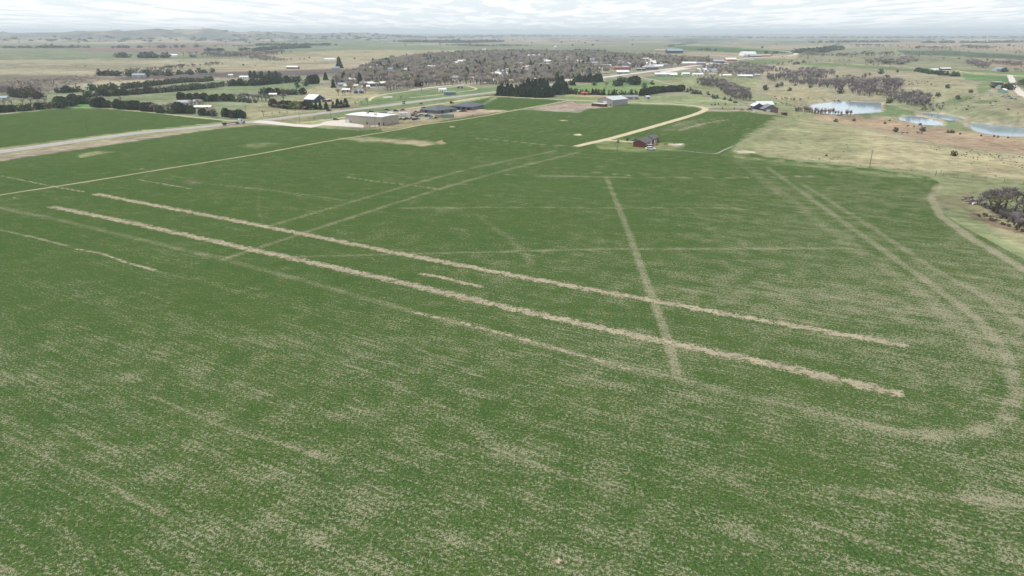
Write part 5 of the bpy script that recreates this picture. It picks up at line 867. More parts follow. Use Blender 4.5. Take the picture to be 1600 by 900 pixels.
row('cedar', [(225, 173), (240, 174.6)], 5, 10, 'dark cedar left of the bare trees along the lane', mats=C1, wf=1.1); row('cedar', [(250, 176.6), (275, 178)], 6, 6, 'low cedar under the bare trees along the lane', wf=1.1); row('cedar', [(279, 176.8), (305, 177.6)], 5, 9, 'dark cedar in front of the hidden farmhouse', wf=1.15)
row('cedar', [(314, 179.6), (340, 182)], 5, 6, 'dark cedar under the spreading bare tree', wf=1.2); row('cedar', [(352, 183), (370, 184.4), (386, 184.6)], 4.4, 6.8, 'dark cedar in the hedge ending at the highway', mats=C1, wf=1.15)
row('cedar', [(283, 157), (300, 158), (330, 158.6), (362, 158)], 5, 8, 'dark cedar in the belt above the hidden farmhouse', mats=C1, wf=1.1); row('cedar', [(362, 158.6), (402, 161)], 6, 5, 'low green cedar before the brown hedge', m_:=None) if False else row('cedar', [(362, 158.8), (402, 161)], 6, 4.6, 'low green cedar before the brown hedge')
row('cedar', [(409, 147.6), (440, 148.4), (475, 147.6)], 6, 7.4, 'dark cedar in the belt behind the machine shed', mats=C1, wf=1.1); row('cedar', [(426, 167), (445, 169), (462, 170.4), (484, 171.2)], 5, 7, 'cedar in the mixed hedge left of the machine shed', mats=[CEDAR, RUSTY, BUDDK], wf=1.1)
row('spruce', [(494, 171.2), (503, 171.2), (511, 171)], 5, 7.6, 'spruce in front of the machine shed', wf=1.2); row('spruce', [(522, 169), (534, 168), (543, 167)], 5, 8.2, 'spruce right of the machine shed', wf=1.2)
add('spruce', [521], [137], 11, 'dark spruce on the meadow west of the farmyard sheds'); add('spruce', [509], [125], 11, 'dark spruce between shelterbelt block and western bare trees'); add('spruce', [530.5], [106.5], 22, 'lone green spruce standing before the plain beyond town')
# spruce grove: front rows and taller trees behind
row('spruce', [(779, 149.6), (800, 150.6), (825, 151.8), (850, 152.6), (863, 150.4)], 4.6, 10.2, 'dark spruce in the dense front rows of the square grove', rows=2, wf=1.15); row('spruce', [(784, 144.5), (810, 145), (840, 145), (858, 144)], 6.5, 11, 'dark spruce in the back rows of the square grove', wf=1.2)
row('spruce', [(818, 138), (840, 137), (858, 136)], 7, 12, 'tall dark spruce at the back of the square grove', wf=1.2); row('spruce', [(866, 148.4), (874, 147.6), (882, 146)], 4.6, 13, 'tall dark spruce at the right end of the grove', wf=1.25); row('spruce', [(872, 136), (880, 135)], 7, 13, 'spruce just behind the right end of the grove', wf=1.2)
row('spruce', [(891, 133), (899, 133.6)], 6, 8.5, 'spruce at the left side of the cemetery', wf=1.2); row('spruce', [(898, 128), (912, 128.6), (925, 129), (938, 127.6)], 8, 11, 'dark spruce in the row along the cemetery edge', rows=2, wf=1.25)
row('cedar', [(888, 146.6), (902, 147.2)], 3.6, 6.2, 'slender cedar in the thin shelterbelt left of the gap'); row('spruce', [(907, 147.6), (940, 148.4), (970, 149.2), (1004, 149.6)], 2.9, 6.8, 'slender cedar in the long thin shelterbelt behind the grey barn', mats=[CEDAR, SPRUCE, BUDDK, RUSTY], gap=.06, wf=.9)
row('cedar', [(1004, 149.4), (1014, 147.4), (1030, 145), (1048, 143.6), (1066, 143)], 3.4, 7.4, 'dark cedar in the thick end of the long shelterbelt', rows=2, wf=.95)
add('spruce', [1074, 1078.5, 1082, 1086, 1090, 1094], [144, 142, 146.4, 146.6, 147, 147.4], 5.4, 'small dark cedar in the cluster below the grey road', group='small cedars clustered below the grey road', wf=1.3)
for a_, b_, l_ in ((1106, 148.6, 'lone small cedar right of the cluster below the grey road'), (1113, 151.8, 'left of three close small cedars beside the grey road'), (1116, 154.4, 'lowest of three close small cedars beside the grey road'), (1120.6, 153.4, 'right of three close small cedars beside the grey road'), (1132, 156, 'small cedar between the trio and the parked van'), (1141, 158, 'last small cedar before the parked dark van'), (1112, 164.6, 'tiny bush nearest the loop road corner'), (1117, 164.2, 'second tiny bush above the upper driveway'), (1122.4, 163.6, 'third tiny bush above the upper driveway'), (1133, 163.4, 'tiny bush below the small cedar line'), (1147, 170.4, 'small shrub between the two gravel driveways'), (1129, 169.6, 'tiny shrub between driveways near the loop')): add('spruce', [a_], [b_], 4.6 if b_ < 160 else 2.0, l_, 'tree' if b_ < 160 else 'shrub', wf=1.3)
add('cedar', [962, 967], [134.8, 134.2], 9, 'round dark cedar in the lower left cemetery pair', group='cemetery pair lower left', wf=1.3); add('cedar', [969, 975.6], [129, 129], 8, 'round dark cedar in the upper cemetery pair', group='cemetery pair upper', wf=1.2); add('cedar', [985], [130.6], 11, 'left large round cedar of the cemetery', wf=1.3); add('cedar', [992], [132.6], 12.5, 'largest round cedar of the cemetery', wf=1.3); add('spruce', [1018.6], [132.4], 7, 'upright cedar alone right of the cemetery', wf=1.3); add('cedar', [1007, 928.5], [138, 133.6], 6, 'small round cedar on the cemetery lawn', group='small cedars on the cemetery lawn', wf=1.2)
# range cedars, each alone
for a_, b_, h_, l_ in ((1490, 243.6, 3.6, 'largest lone cedar on the tan pasture'), (1399, 206.4, 4.6, 'round dark cedar on the red slope below the ponds'), (1305.6, 190.4, 3.4, 'wide flat cedar below the row of pond trees'), (1334, 189.4, 3.2, 'dark cedar below the right end of the pond trees'), (1441.5, 205, 4.2, 'upright dark cedar on the red slope'), (1382.5, 193.4, 2.4, 'thin small cedar left of the middle pond'), (1390, 189, 1.8, 'tiny cedar near the left tip of the middle pond'), (1437.5, 195.6, 2.6, 'small cedar at the lower bank of the middle pond'), (1376, 115.6, 8.4, 'pointed cedar at the head of the grassy draw'), (1384.5, 124.4, 7.4, 'round cedar on the pale ridge above the woods'), (1369.5, 130, 8, 'dark cedar at the top of the creek woods'), (1221, 134.4, 6, 'upper dark cedar on the tan slope behind the navy house'), (1214, 136.4, 5.4, 'left dark cedar on the tan slope behind the navy house'), (1233.5, 142.4, 5.6, 'right dark cedar on the tan slope behind the navy house'), (1242.6, 134, 4, 'tiny cedar above the navy house slope'), (1265.5, 137.4, 5, 'dark cedar on the ridge left of the creek woods'), (1312.5, 146, 6.4, 'dark cedar at the lower edge of the creek woods'), (1389, 161.4, 6, 'dark cedar on the rocky spillway'), (1496.5, 155.4, 4.6, 'dark cedar on the green patch of the far slope'), (1516.5, 144.6, 4.2, 'dark cedar high on the far slope'), (1465, 150.6, 4.4, 'brown cedar left on the far slope'), (1480.5, 138, 4.6, 'dark cedar beside the far slope terrace'), (1402, 113, 5, 'small cedar on the ridge near the green strip')): add('cedar', [a_], [b_], h_, l_, wf=1.25)
add('cedar', [1480.5, 1485.5, 1489.5], [207.6, 207.4, 208], 2.7, 'small dark cedar in the group of three by the blue pond', group='three cedars by the blue pond'); add('cedar', [1418, 1428, 1533, 1553, 1559, 1500, 1575], [197.6, 198.6, 212.6, 214, 214.6, 210, 215.6], 1.6, 'tiny dark shrub along the near bank of the ponds', 'shrub', 'tiny shrubs along the pond bank')
add('shrub', [1409, 1417, 1434, 1440], [209.8, 209.6, 209.8, 210.2], 3.2, 'grey brown leafless shrub on the red slope', 'shrub', 'leafless shrubs on the red slope'); add('cedar', [965.6, 980], [222.8, 219.6], 1.9, 'tiny dark conical bush beside the red house driveway', 'shrub', 'tiny bushes at the red house driveway', wf=.9)
add('cedar', [594, 787, 792, 880.6, 739, 752], [203, 177.2, 177, 184.8, 180.6, 168.8], 1.1, 'tiny round dark bush on the lawns around the lots', 'shrub', 'tiny bushes around the lots'); add('cedar', [1248, 1291], [183, 244], 1.3, 'tiny dark bush at the pasture edge', 'shrub', 'tiny bushes at the pasture edge')
# bare trees told apart singly
add('bare_hi', [1556, 1570, 1585, 1598, 1612, 1630], [333, 326, 330, 342, 334, 348], 11, 'tall leafless tree in the big clump at the right edge', group='tall leafless trees in the right edge clump', m_=TWIGP, wf=1.1)
add('bare_hi', [1561], [334], 9.5, 'green budding tree in front of the right edge clump', m_=BUD, wf=1.3); add('bare_hi', [1547.6], [327], 9, 'slim leafless tree at the left of the right edge clump', m_=TWIGP, wf=.9)
add('fan', [1584, 1592, 1600, 1610, 1577, 1590, 1604, 1618], [352, 358, 356, 362, 344, 347, 349, 356], 5.4, 'leafless thicket tree at the foot of the right edge clump', group='low thicket trees at the right edge', m_=TWIGP, wf=1.3)
add('shrub', [1514, 1520, 1527, 1533, 1540, 1545, 1551, 1530], [314, 317, 319, 322, 324, 327, 330, 318], 2.6, 'low leafless shrub in the brush line left of the clump', 'shrub', 'low shrubs left of the clump', m_=TWIGP, wf=1.5)
row('fan', [(1556, 333), (1575, 340), (1600, 350), (1630, 360)], 2.4, 4.2, 'dense leafless brush filling the gully at the right edge', 'shrub', mats=[TWIGP], rows=3, wf=1.3)
row('fan', [(1244, 175.4), (1270, 177.4), (1290, 179), (1310, 180), (1331, 180.4)], 2.6, 8.8, 'leafless tree in the row in front of the big pond', mats=[TWIGP, TWIG], wf=.95, gap=.05)
add('bare', [946.5], [137.4], 11, 'lone leafless tree in the cemetery', wf=1.2)
for a_, b_, h_ in ((412, 182.4, 6.5), (425.6, 180.8, 4.2), (437.5, 179.4, 4.5), (449, 178, 4), (460.6, 176.6, 4.2), (473, 175, 4), (484, 173.8, 4)): add('bare', [a_], [b_], h_, 'small leafless sapling in the spaced row above the highway', group='roadside saplings above the highway', wf=.8)
for a_, b_, h_, l_ in ((555.6, 164.6, 5, 'leafless sapling left of three beyond the highway'), (565, 163.6, 5, 'leafless sapling in the middle of three beyond the highway'), (574.2, 163, 8, 'taller dark leafless tree right of the three saplings'), (659, 141.6, 7, 'leafless tree alone beside the curving farm lane'), (492, 187.6, 4.4, 'small budding tree by the concrete apron')): add('bare', [a_], [b_], h_, l_, wf=.9)
add('bare', [626], [156], 5, 'yellow green budding tree beyond the highway', m_=BUD, wf=1.2); add('bare', [332], [183], 12.5, 'wide spreading leafless tree at the lane end near the truck', wf=1.35); add('bare', [255, 264, 272, 243], [176, 176, 175.6, 175.6], 11, 'brown leafless tree in the middle of the lane belt', group='brown leafless trees in the lane belt', wf=1.1)
add('bare', [300, 312, 185, 190, 160, 8, 20, 35, 48, 62, 70], [168, 167, 166.6, 160, 160, 166, 166, 164, 163, 165, 163], 8.5, 'brownish leafless tree scattered in the left belts', group='brown leafless trees in the left belts', wf=1.2)
row('bare', [(362, 157), (385, 157.6), (400, 158), (420, 159)], 6, 8.5, 'brown leafless tree in the dense hedge left of machine shed', mats=[TWIG, TWIGP], rows=2, wf=1.3); row('bare', [(428, 169), (450, 171), (478, 172)], 6, 5, 'brown leafless shrub tree in the mixed hedge', mats=[TWIGP, TWIG, BUD], wf=1.2)
add('bare', [443], [158.6], 10.5, 'tall dark leafless tree left of the machine shed', m_=TWIGP, wf=1.2); row('bare', [(500, 171.4), (530, 169.6), (540, 168)], 5, 6, 'leafless tree among the spruces by the machine shed', wf=.8)
row('poplar', [(602, 141.4), (620, 140.2), (646, 139)], 5, 11.5, 'upright leafless poplar in the dense row by the lane', rows=2, wf=.8)
row('bare', [(528, 150), (545, 149), (560, 148), (575, 146)], 9, 8.5, 'leafless tree in the farmyard left of the lane', rows=2, mats=[TWIG, TWIGP, TWIG], gap=.2); row('bare', [(652, 136), (690, 133.6), (740, 131.4), (776, 132.4)], 11, 13, 'leafless tree in the front line of the town', rows=2, mats=[TWIG, TWIG, TWIGP], gap=.1, wf=1.2)
row('shrub', [(1222, 156), (1240, 157), (1250, 158)], 6, 5, 'grey leafless shrub on the slope behind the brown shed', 'shrub'); add('shrub', [1211, 1229], [165, 165], 4, 'leafless shrub right of the navy house', 'shrub', 'leafless shrubs by the navy house'); add('cedar', [1196], [141], 7, 'bushy cedar and leafless tree above the navy house', wf=1.1)
row('spruce', [(1432, 111.6), (1450, 114.6), (1470, 117), (1484, 118)], 7.5, 7.6, 'dark spruce in the plateau windbreak', rows=2, wf=1.3); row('spruce', [(1489, 119.4), (1500, 119.8)], 5.5, 8.6, 'dark spruce in the short right piece of plateau windbreak', rows=2, wf=1.3)
row('cedar', [(1553, 137.4), (1566, 138.4), (1580, 140.6)], 6, 6.5, 'dark tree in the farmyard by the right road', rows=2, wf=1.3); row('cedar', [(1594, 132.4), (1606, 134)], 6, 7, 'dark tree across the right road', wf=1.3); row('spruce', [(898, 83), (920, 83.4), (946, 84)], 14, 13, 'dark conifer in the row right of the water tower', rows=2, wf=1.6)

# masses: many trees scattered over polygons of ground
HWP = [tuple(q) for q in HW[::4]]
def scatter(poly, n, hmin, hmax, kinds, group, lb, mind=5., clear=True):
    w = P([p[0] for p in poly], [p[1] for p in poly])[:, :2]; lo, hi = w.min(0), w.max(0); got = []; cell = {}
    tries = rng.random((n * 14, 2)) * (hi - lo) + lo; tries = tries[inside(tries[:, 0], tries[:, 1], [tuple(q) for q in w])]; hgt = height(tries[:, 0], tries[:, 1]); dens = fbm(tries[:, 0] / 70, tries[:, 1] / 70, 3)
    for (x, y), z, dn in zip(tries, hgt, dens):
        if len(got) >= n: break
        if dn < .38 and rng.random() < .55: continue
        k = (int(x // mind), int(y // mind))
        if any((k[0] + i, k[1] + j) in cell for i in (-1, 0, 1) for j in (-1, 0, 1) if abs(i) + abs(j) < 2 and (k[0] + i, k[1] + j) != k and rng.random() < .25) or k in cell: continue
        h = hmin + (hmax - hmin) * rng.random()
        if clear:
            bad = bool(seg_dist(np.array([x]), np.array([y + 26.]), HWP)[0] < 34)
            for hx, hy, wx, wy, hl, hh in HOUSE_PTS:
                if abs(x - wx) < hl * .55 and abs(y - wy) < hl * .5 + 3: bad = True; break
                if y < wy and wy - y < 170:      # keep a roof in sight down an open street or yard
                    px_, py_, _ = project(x, y, z); tp = project(x, y, z + h)[1]; half = FPX * (h * .35) / y
                    if abs(px_ - hx) < half * .6 + FPX * hl * .42 / wy and tp < hy - FPX * hh * .15 / wy and rng.random() < .74: bad = True; break
            if bad: continue
        cell[k] = 1; kd, m_ = kinds[rng.integers(len(kinds))]; got.append(1)
        ev = kd in ('spruce', 'cedar'); SPECS.append([kd, x, y, z, h, m_, 'dark conifer standing among the leafless town trees' if ev else ('yellow green budding tree among the leafless town trees' if m_ in (BUD, BUDDK) else lb), 'tree', 'conifers among the town trees' if ev else ('budding trees in town' if m_ in (BUD, BUDDK) else group), .98])
TK = [('bare', TWIG)] * 8 + [('fan', TWIG)] * 8 + [('bare', TWIGP)] * 3 + [('fan', TWIGP)] * 3 + [('bare', BUD)] + [('bare', BUD)] + [('bare', BUDDK)] * 1 + [('spruce', SPRUCE)]
town = [(535, 141), (520, 134), (528, 122), (548, 116), (560, 108), (595, 98), (640, 91), (690, 86), (760, 82.5), (830, 81.5), (880, 83), (940, 85), (1000, 89), (1060, 93), (1130, 97), (1110, 101), (1040, 104), (1000, 106), (960, 110), (920, 118), (880, 128), (860, 134), (800, 134), (776, 134), (740, 132), (690, 134), (640, 137), (600, 142)]
TL, TG = 'brownish grey leafless tree in the woods covering the town', 'trees covering the town'
scatter(town, 6200, 11, 17, TK, TG, TL, 7.)
scatter([(780, 133), (860, 134), (930, 124), (960, 112), (900, 104), (790, 110)], 500, 10, 15, TK, TG, TL, 7.)
scatter([(1080, 119), (1110, 104), (1180, 102), (1205, 108), (1195, 119), (1130, 124)], 230, 8, 13, [('bare', TWIG), ('bare', TWIGP)], 'creekside trees east of town', 'leafless tree among the creekside houses', 7)
CW = [('fan', TWIGP)] * 4 + [('bare', TWIGP)] * 2 + [('bare', TWIG)]; CWL = 'purple grey leafless tree in the dense creek woods'; CG = 'trees of the creek woods'
for pl, n, a_, b_ in (([(1198, 122), (1240, 117), (1300, 124), (1348, 120), (1362, 122), (1330, 131), (1318, 141), (1300, 142), (1270, 137), (1230, 129), (1198, 126)], 330, 9, 14), ([(1325, 137), (1345, 132), (1370, 131), (1402, 131), (1412, 140), (1385, 150), (1350, 152), (1327, 147)], 210, 9, 13), ([(1378, 152), (1402, 147), (1430, 148), (1454, 154), (1450, 164), (1420, 166), (1396, 160)], 130, 7, 11), ([(1438, 165), (1456, 166), (1476, 169), (1470, 174), (1440, 173)], 36, 5, 7), ([(1086, 131), (1100, 126), (1128, 130), (1150, 139), (1172, 150), (1174, 157), (1150, 156), (1134, 149), (1122, 138), (1092, 134)], 260, 7, 12), ([(1196, 106), (1212, 105), (1240, 113), (1240, 118), (1212, 113)], 60, 7, 10), ([(1246, 110), (1262, 109), (1304, 116), (1304, 120), (1272, 116)], 60, 8, 12), ([(1134, 101), (1160, 99), (1200, 102), (1210, 108), (1180, 108), (1150, 105)], 70, 7, 10)): scatter(pl, n, a_, b_, CW, CG, CWL, 4.5, False)
def town_zone(x, y):
    px = float(project(x, y, 0.)[0]); far = y > 1500
    if px < 640: return 'at the west end of town' if not far else 'at the upper west edge of town'
    if px < 780: return 'in the front woods left of the spruce grove' if not far else 'in the upper town left of the water tower'
    if px < 890: return 'behind the spruce grove' if not far else 'on the rise below the water tower'
    if px < 1000: return 'near the highway junction' if not far else 'around the white school roofs'
    return 'along the highway shops'
for s in SPECS:
    if (s[8] or '').startswith(('trees covering the town', 'conifers among the town', 'budding trees in town')):
        z_ = town_zone(s[1], s[2]); s[8] = s[8] + ' ' + z_; s[6] = s[6].replace('in the woods covering the town', z_).replace('standing among the leafless town trees', z_).replace('among the leafless town trees', z_)
# trees nearest the viewer stay single objects, everything past 300 of a kind joins a mass
def build_trees():
    fam = {'ever': [], 'bare': []}
    for s in SPECS: fam['ever' if s[0] in ('cedar', 'spruce') else 'bare'].append(s)
    rest = []
    for f, L in fam.items():
        L.sort(key=lambda s: -s[4] / math.hypot(s[1], s[2])); rest += [(f, s) for s in L[300:]]
        for s in L[:300]:
            kind, x, y, z, h, m_, lb, cat, grp, wf = s; i = rng.integers(len(GEO[kind])); nm = {'cedar': 'cedar_tree', 'spruce': 'spruce_tree', 'shrub': 'bare_shrub', 'poplar': 'poplar_tree', 'fan': 'bare_tree'}.get(kind, 'bare_tree'); nm = 'shrub' if cat == 'shrub' and kind != 'shrub' else nm
            big = h / math.hypot(x, y) * FPX > 9; sc = (h * wf, h * wf, h); rz = rng.random() * 6.28
            if big:
                t = empty(nm, (x, y, z - .1), rz); t.scale = sc; a, b = get_mesh(kind, i, m_, True)
                for n_, me in (('trunk', a), ('crown', b)): o = bpy.data.objects.new(n_, me); COL.objects.link(o); o.parent = t
            else:
                t = bpy.data.objects.new(nm, get_mesh(kind, i, m_, False)); COL.objects.link(t); t.location = (x, y, z - .1); t.rotation_euler = (0, 0, rz); t.scale = sc
            tag(t, lb, cat, grp)
    print('trees', {k: len(v) for k, v in fam.items()}, 'rest', len(rest)); return rest
def mass(name, items, label, cat):
    """many low-poly trees joined in one mesh"""
    V, F4, F3, M4, M3, mats = [], [], [], [], [], [BARK]; off = 0
    cache = {}
    for kind, x, y, z, h, m_, wf in items:
        kk = 'bare' if kind in ('bare_hi', 'poplar') else kind; i = int(rng.integers(len(LOW[kk]))); key = (kk, i)
        if key not in cache:
            tr, cr = LOW[kk][i]; v = np.array(list(tr[0]) + list(cr[0])); k = len(tr[0]); f = [(q, 0) for q in tr[1]] + [(tuple(j + k for j in q), 1) for q in cr[1]]; f = [(q[:4], m) for q, m in f]
            cache[key] = (v, np.array([q for q, m in f if len(q) == 4]).reshape(-1, 4), np.array([m for q, m in f if len(q) == 4]), np.array([q for q, m in f if len(q) == 3]).reshape(-1, 3), np.array([m for q, m in f if len(q) == 3]))
        v, f4, m4, f3, m3 = cache[key]
        if m_ not in mats: mats.append(m_)
        mi = mats.index(m_); a = rng.random() * 6.283; c_, s_ = math.cos(a), math.sin(a); w = v * (h * wf, h * wf, h)
        V.append(np.stack([w[:, 0] * c_ - w[:, 1] * s_ + x, w[:, 0] * s_ + w[:, 1] * c_ + y, w[:, 2] + z - .2], 1)); F4.append(f4 + off); F3.append(f3 + off); M4.append(m4 * mi); M3.append(m3 * mi); off += len(v)
    V = np.concatenate(V); F4 = np.concatenate(F4); F3 = np.concatenate(F3); me = bpy.data.meshes.new(name); me.vertices.add(len(V)); me.vertices.foreach_set('co', V.ravel()); me.loops.add(F4.size + F3.size); me.loops.foreach_set('vertex_index', np.concatenate([F4.ravel(), F3.ravel()]).astype(np.int32))
    me.polygons.add(len(F4) + len(F3)); me.polygons.foreach_set('loop_start', np.concatenate([np.arange(len(F4)) * 4, F4.size + np.arange(len(F3)) * 3]).astype(np.int32)); me.polygons.foreach_set('material_index', np.concatenate(M4 + M3).astype(np.int32))
    for m_ in mats: me.materials.append(m_)
    me.update(calc_edges=True); o = bpy.data.objects.new(name, me); COL.objects.link(o); print(name, len(items), 'polys', len(me.polygons)); return tag(o, label, cat, kind='stuff')
rest = build_trees(); rt = [(s[0], s[1], s[2], s[3], s[4], s[5], s[9]) for f, s in rest]
mass('town_woods', [q for q in rt if q[0] in ('bare', 'bare_hi', 'poplar', 'shrub', 'fan')], 'mass of farther leafless trees over the town and along the creek', 'woods')
if [q for q in rt if q[0] in ('cedar', 'spruce')]: mass('conifer_mass', [q for q in rt if q[0] in ('cedar', 'spruce')], 'mass of farther dark conifers scattered among town and shelterbelts', 'conifers')
# far woods, draws and brush that read as masses
FAR = []
def band(pts, width, sp, h, kinds, wf=1.6):
    L = smooth_line(pts, 12.); d = np.r_[0, np.cumsum(np.hypot(*np.diff(L, axis=0).T))]; n = int(d[-1] / sp * max(1, width / sp)); s = rng.random(n) * d[-1]; x = np.interp(s, d, L[:, 0]) + rng.normal(size=n) * width * .35; y = np.interp(s, d, L[:, 1]) + rng.normal(size=n) * width * .35; z = height(x, y)
    for a, b, c in zip(x, y, z): k, m_ = kinds[rng.integers(len(kinds))]; FAR.append((k, a, b, c, h * (.7 + .5 * rng.random()), m_, wf))
DK = [('cedar', CEDAR), ('cedar', CEDAR), ('spruce', SPRUCE)]; BR = [('bare', TWIGP), ('bare', TWIGP), ('bare', TWIG)]; MX = DK + BR
for a_ in (([(632, 65.6), (680, 66.2), (730, 66.4), (772, 65.4)], 110, 16, 14, DK, 2.2), ([(700, 71.4), (760, 72.6), (815, 72.4)], 90, 18, 12, BR, 2), ([(395, 71.2), (440, 71), (515, 71.2)], 50, 16, 12, DK, 2), ([(327, 79.6), (345, 80)], 30, 13, 11, DK, 1.8), ([(375, 79.6), (400, 79), (430, 77.6)], 30, 13, 12, DK, 1.8), ([(430, 77), (455, 76), (480, 75)], 28, 12, 13, DK, 1.8), ([(335, 86), (365, 88), (395, 86), (430, 84)], 110, 17, 15, BR, 1.8), ([(390, 90), (410, 92), (420, 95)], 40, 14, 10, BR, 1.7), ([(425, 94.6), (445, 95.4), (462, 94)], 24, 12, 8, BR, 1.6),
 ([(190, 90), (220, 90), (260, 90.6)], 40, 13, 13, MX, 1.7), ([(290, 89.6), (310, 89.6)], 14, 13, 9, MX, 1.6), ([(170, 118), (200, 118), (240, 119), (262, 118)], 40, 11, 10, MX, 1.6), ([(190, 113), (230, 112), (280, 107), (345, 101)], 30, 13, 9, BR, 1.6), ([(240, 117), (290, 115.5), (315, 113)], 26, 11, 8, DK, 1.5), ([(0, 75.4), (60, 75), (135, 74.6)], 50, 20, 11, DK, 2), ([(180, 75), (230, 75), (300, 74)], 40, 18, 12, MX, 2), ([(300, 74), (400, 73)], 40, 22, 10, BR, 2),
 ([(0, 138), (30, 134), (60, 130), (100, 126), (140, 122)], 90, 6.5, 2.6, [('fan', TWIGP), ('shrub', TWIGP)], 1.5), ([(0, 142), (20, 146), (50, 144)], 50, 8, 7, BR, 1.5), ([(1245, 83), (1275, 81.6), (1310, 76.4)], 46, 15, 14, MX, 1.9), ([(1262, 85), (1290, 87.4), (1345, 88.6)], 34, 13, 11, BR, 1.8), ([(1344, 88), (1365, 87.6), (1392, 88.6)], 40, 13, 16, BR, 1.6), ([(1355, 97), (1362, 100)], 12, 10, 11, BR, 1.5), ([(1368, 96), (1376, 94.6)], 12, 10, 10, BR, 1.5), ([(1382, 101), (1388, 97)], 16, 9, 12, BR, 1.5), ([(1400, 102), (1412, 97), (1420, 93)], 18, 9, 13, BR, 1.5), ([(1425, 97), (1435, 95)], 14, 10, 9, BR, 1.5),
 ([(1270, 67), (1330, 66.4), (1400, 66)], 60, 26, 14, MX, 2.4), ([(1340, 72.4), (1385, 72.6)], 60, 20, 14, BR, 2), ([(1435, 75.6), (1490, 77)], 60, 20, 14, BR, 2), ([(1510, 74.4), (1545, 76.4)], 60, 18, 15, BR, 2), ([(1440, 67), (1500, 67), (1600, 66)], 60, 28, 14, DK, 2.4), ([(1515, 97), (1530, 103), (1540, 107)], 22, 10, 10, BR, 1.6), ([(1560, 99), (1600, 105)], 40, 12, 10, BR, 1.7), ([(1570, 112.4), (1600, 113)], 16, 9, 8, MX, 1.5), ([(1040, 74), (1085, 67.6)], 40, 24, 10, BR, 2), ([(1076, 68), (1086, 68)], 40, 16, 14, MX, 2), ([(1090, 78), (1110, 79), (1140, 80)], 24, 18, 8, MX, 1.8), ([(1242, 101), (1260, 96.4)], 10, 14, 6, MX, 1.6),
 ([(1580, 135), (1600, 138), (1640, 144)], 16, 8, 8, BR, 1.4), ([(1210, 103), (1232, 100)], 20, 11, 8, BR, 1.5), ([(1160, 83), (1230, 84)], 30, 20, 8, MX, 1.6), ([(0, 64), (200, 62.6), (420, 62)], 900, 120, 14, MX, 3), ([(430, 57.6), (560, 57), (760, 57), (900, 56.6)], 1500, 150, 16, MX, 3.4), ([(1000, 58), (1300, 59), (1600, 58)], 1500, 160, 16, MX, 3.4)): band(*a_)
def sprinkle(poly, n, h0, h1, kinds, wf=1.4):
    w = P([p[0] for p in poly], [p[1] for p in poly])[:, :2]; lo, hi = w.min(0), w.max(0); q = rng.random((n * 3, 2)) * (hi - lo) + lo; q = q[inside(q[:, 0], q[:, 1], [tuple(r) for r in w])][:n]; z = height(q[:, 0], q[:, 1])
    for (a, b), c in zip(q, z): k, m_ = kinds[rng.integers(len(kinds))]; FAR.append((k, a, b, c, h0 + (h1 - h0) * rng.random(), m_, wf))
sprinkle([(0, 98), (300, 96), (560, 88), (700, 82), (700, 90), (440, 108), (0, 118)], 14, 3, 5.5, MX); sprinkle([(1200, 100), (1400, 106), (1420, 96), (1300, 84), (1220, 90)], 70, 4, 8, BR); sprinkle([(1280, 70), (1600, 72), (1600, 100), (1400, 90)], 120, 6, 12, BR)
sprinkle([(1000, 66), (1600, 58), (1600, 76), (1200, 76)], 90, 7, 12, MX, 1.6); sprinkle([(0, 62), (600, 60), (1000, 62), (1000, 72), (0, 76)], 90, 7, 12, MX, 1.6)
mass('far_woods', FAR, 'mass of far windbreaks, wooded draws and scattered trees on the plain', 'woods')
BRU = []; FAR = []
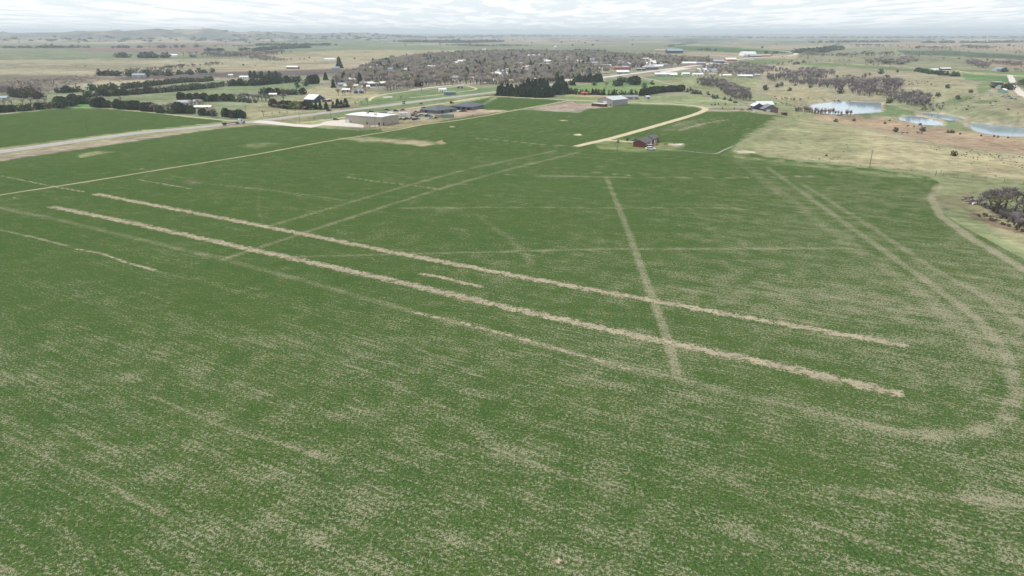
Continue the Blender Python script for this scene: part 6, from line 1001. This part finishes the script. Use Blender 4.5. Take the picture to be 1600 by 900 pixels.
sprinkle([(1200, 186), (1300, 190), (1420, 214), (1500, 225), (1600, 245), (1680, 290), (1600, 284), (1480, 266), (1300, 252), (1190, 240)], 130, .2, .6, [('shrub', RUSTY), ('cedar', RUSTY)], 1.6); sprinkle([(1430, 226), (1520, 232), (1600, 246), (1600, 266), (1540, 256)], 150, .3, .7, [('shrub', TWIGP), ('cedar', RUSTY)], 1.5); sprinkle([(1265, 244), (1312, 245), (1340, 250), (1270, 249)], 22, .3, .6, [('cedar', RUSTY)], 1.4); sprinkle([(1515, 335), (1600, 364), (1600, 352), (1530, 326)], 60, .4, 1.1, [('shrub', TWIGP), ('cedar', RUSTY)], 1.5); sprinkle([(1200, 150), (1300, 150), (1340, 158), (1250, 170)], 60, .8, 1.6, [('shrub', TWIGP), ('cedar', RUSTY)], 1.5); sprinkle([(1400, 118), (1540, 150), (1600, 190), (1480, 170), (1380, 140)], 120, .8, 1.8, [('shrub', TWIGP), ('cedar', RUSTY)], 1.5)
mass('range_brush', FAR, 'low dark weeds and brush dotted over the tan rangeland', 'brush')
# fallen logs and debris at the head of the gully, gravestones in the cemetery
for px, py, rot, lb, m2 in ((1507, 312.6, 15, 'dark fallen log at the upper end of the gully brush', WOOD), (1513, 315, -25, 'grey fallen log in the middle of the gully brush', mat('grey_log', (.30, .28, .25))), (1519, 318, 10, 'dark broken log beside the white tank', WOOD)):
    w = P1(px, py); t = empty('fallen_log', w, math.radians(rot)); tag(t, lb, 'log'); MB().bar((-1.8, 0, .3), (1.8, .3, .42), .36, .24, 8).build('trunk', m2, t); MB().bar((.6, .1, .4), (1.6, 1.1, .9), .12, .05, 6).build('branch', m2, t); MB().bar((-.4, 0, .4), (-1.0, -.9, .8), .1, .04, 6).build('branch', m2, t)
w = P1(1521.6, 319.4); t = empty('water_tank', w, .3); tag(t, 'small white tank lying beside the gully brush', 'tank'); MB().bar((-.8, 0, .55), (.8, 0, .55), .5, .5, 14).build('tank', PAINT['white'], t); MB().box(-.6, -.4, -.45, .45, 0, .2).box(.4, .6, -.45, .45, 0, .2).build('skid', WOOD, t)
gs = MB().box(-.45, .45, -.12, .12, 0, .9); me_ = None; k = 0
for r_ in range(5):
    for c_ in range(12):
        if rng.random() < .25: continue
        w = P1(953 + c_ * 3.6 + r_ * 1.5, 134.5 + r_ * 1.5); o = gs.build('gravestone', mat('gravestone', (.42, .40, .38))) if me_ is None else bpy.data.objects.new('gravestone', me_)
        if me_ is None: me_ = o.data
        else: COL.objects.link(o)
        o.location = w; o.rotation_euler = (0, 0, rng.normal() * .05); tag(o, 'small grey gravestone in rows on the cemetery lawn', 'gravestone', 'gravestones in the cemetery')
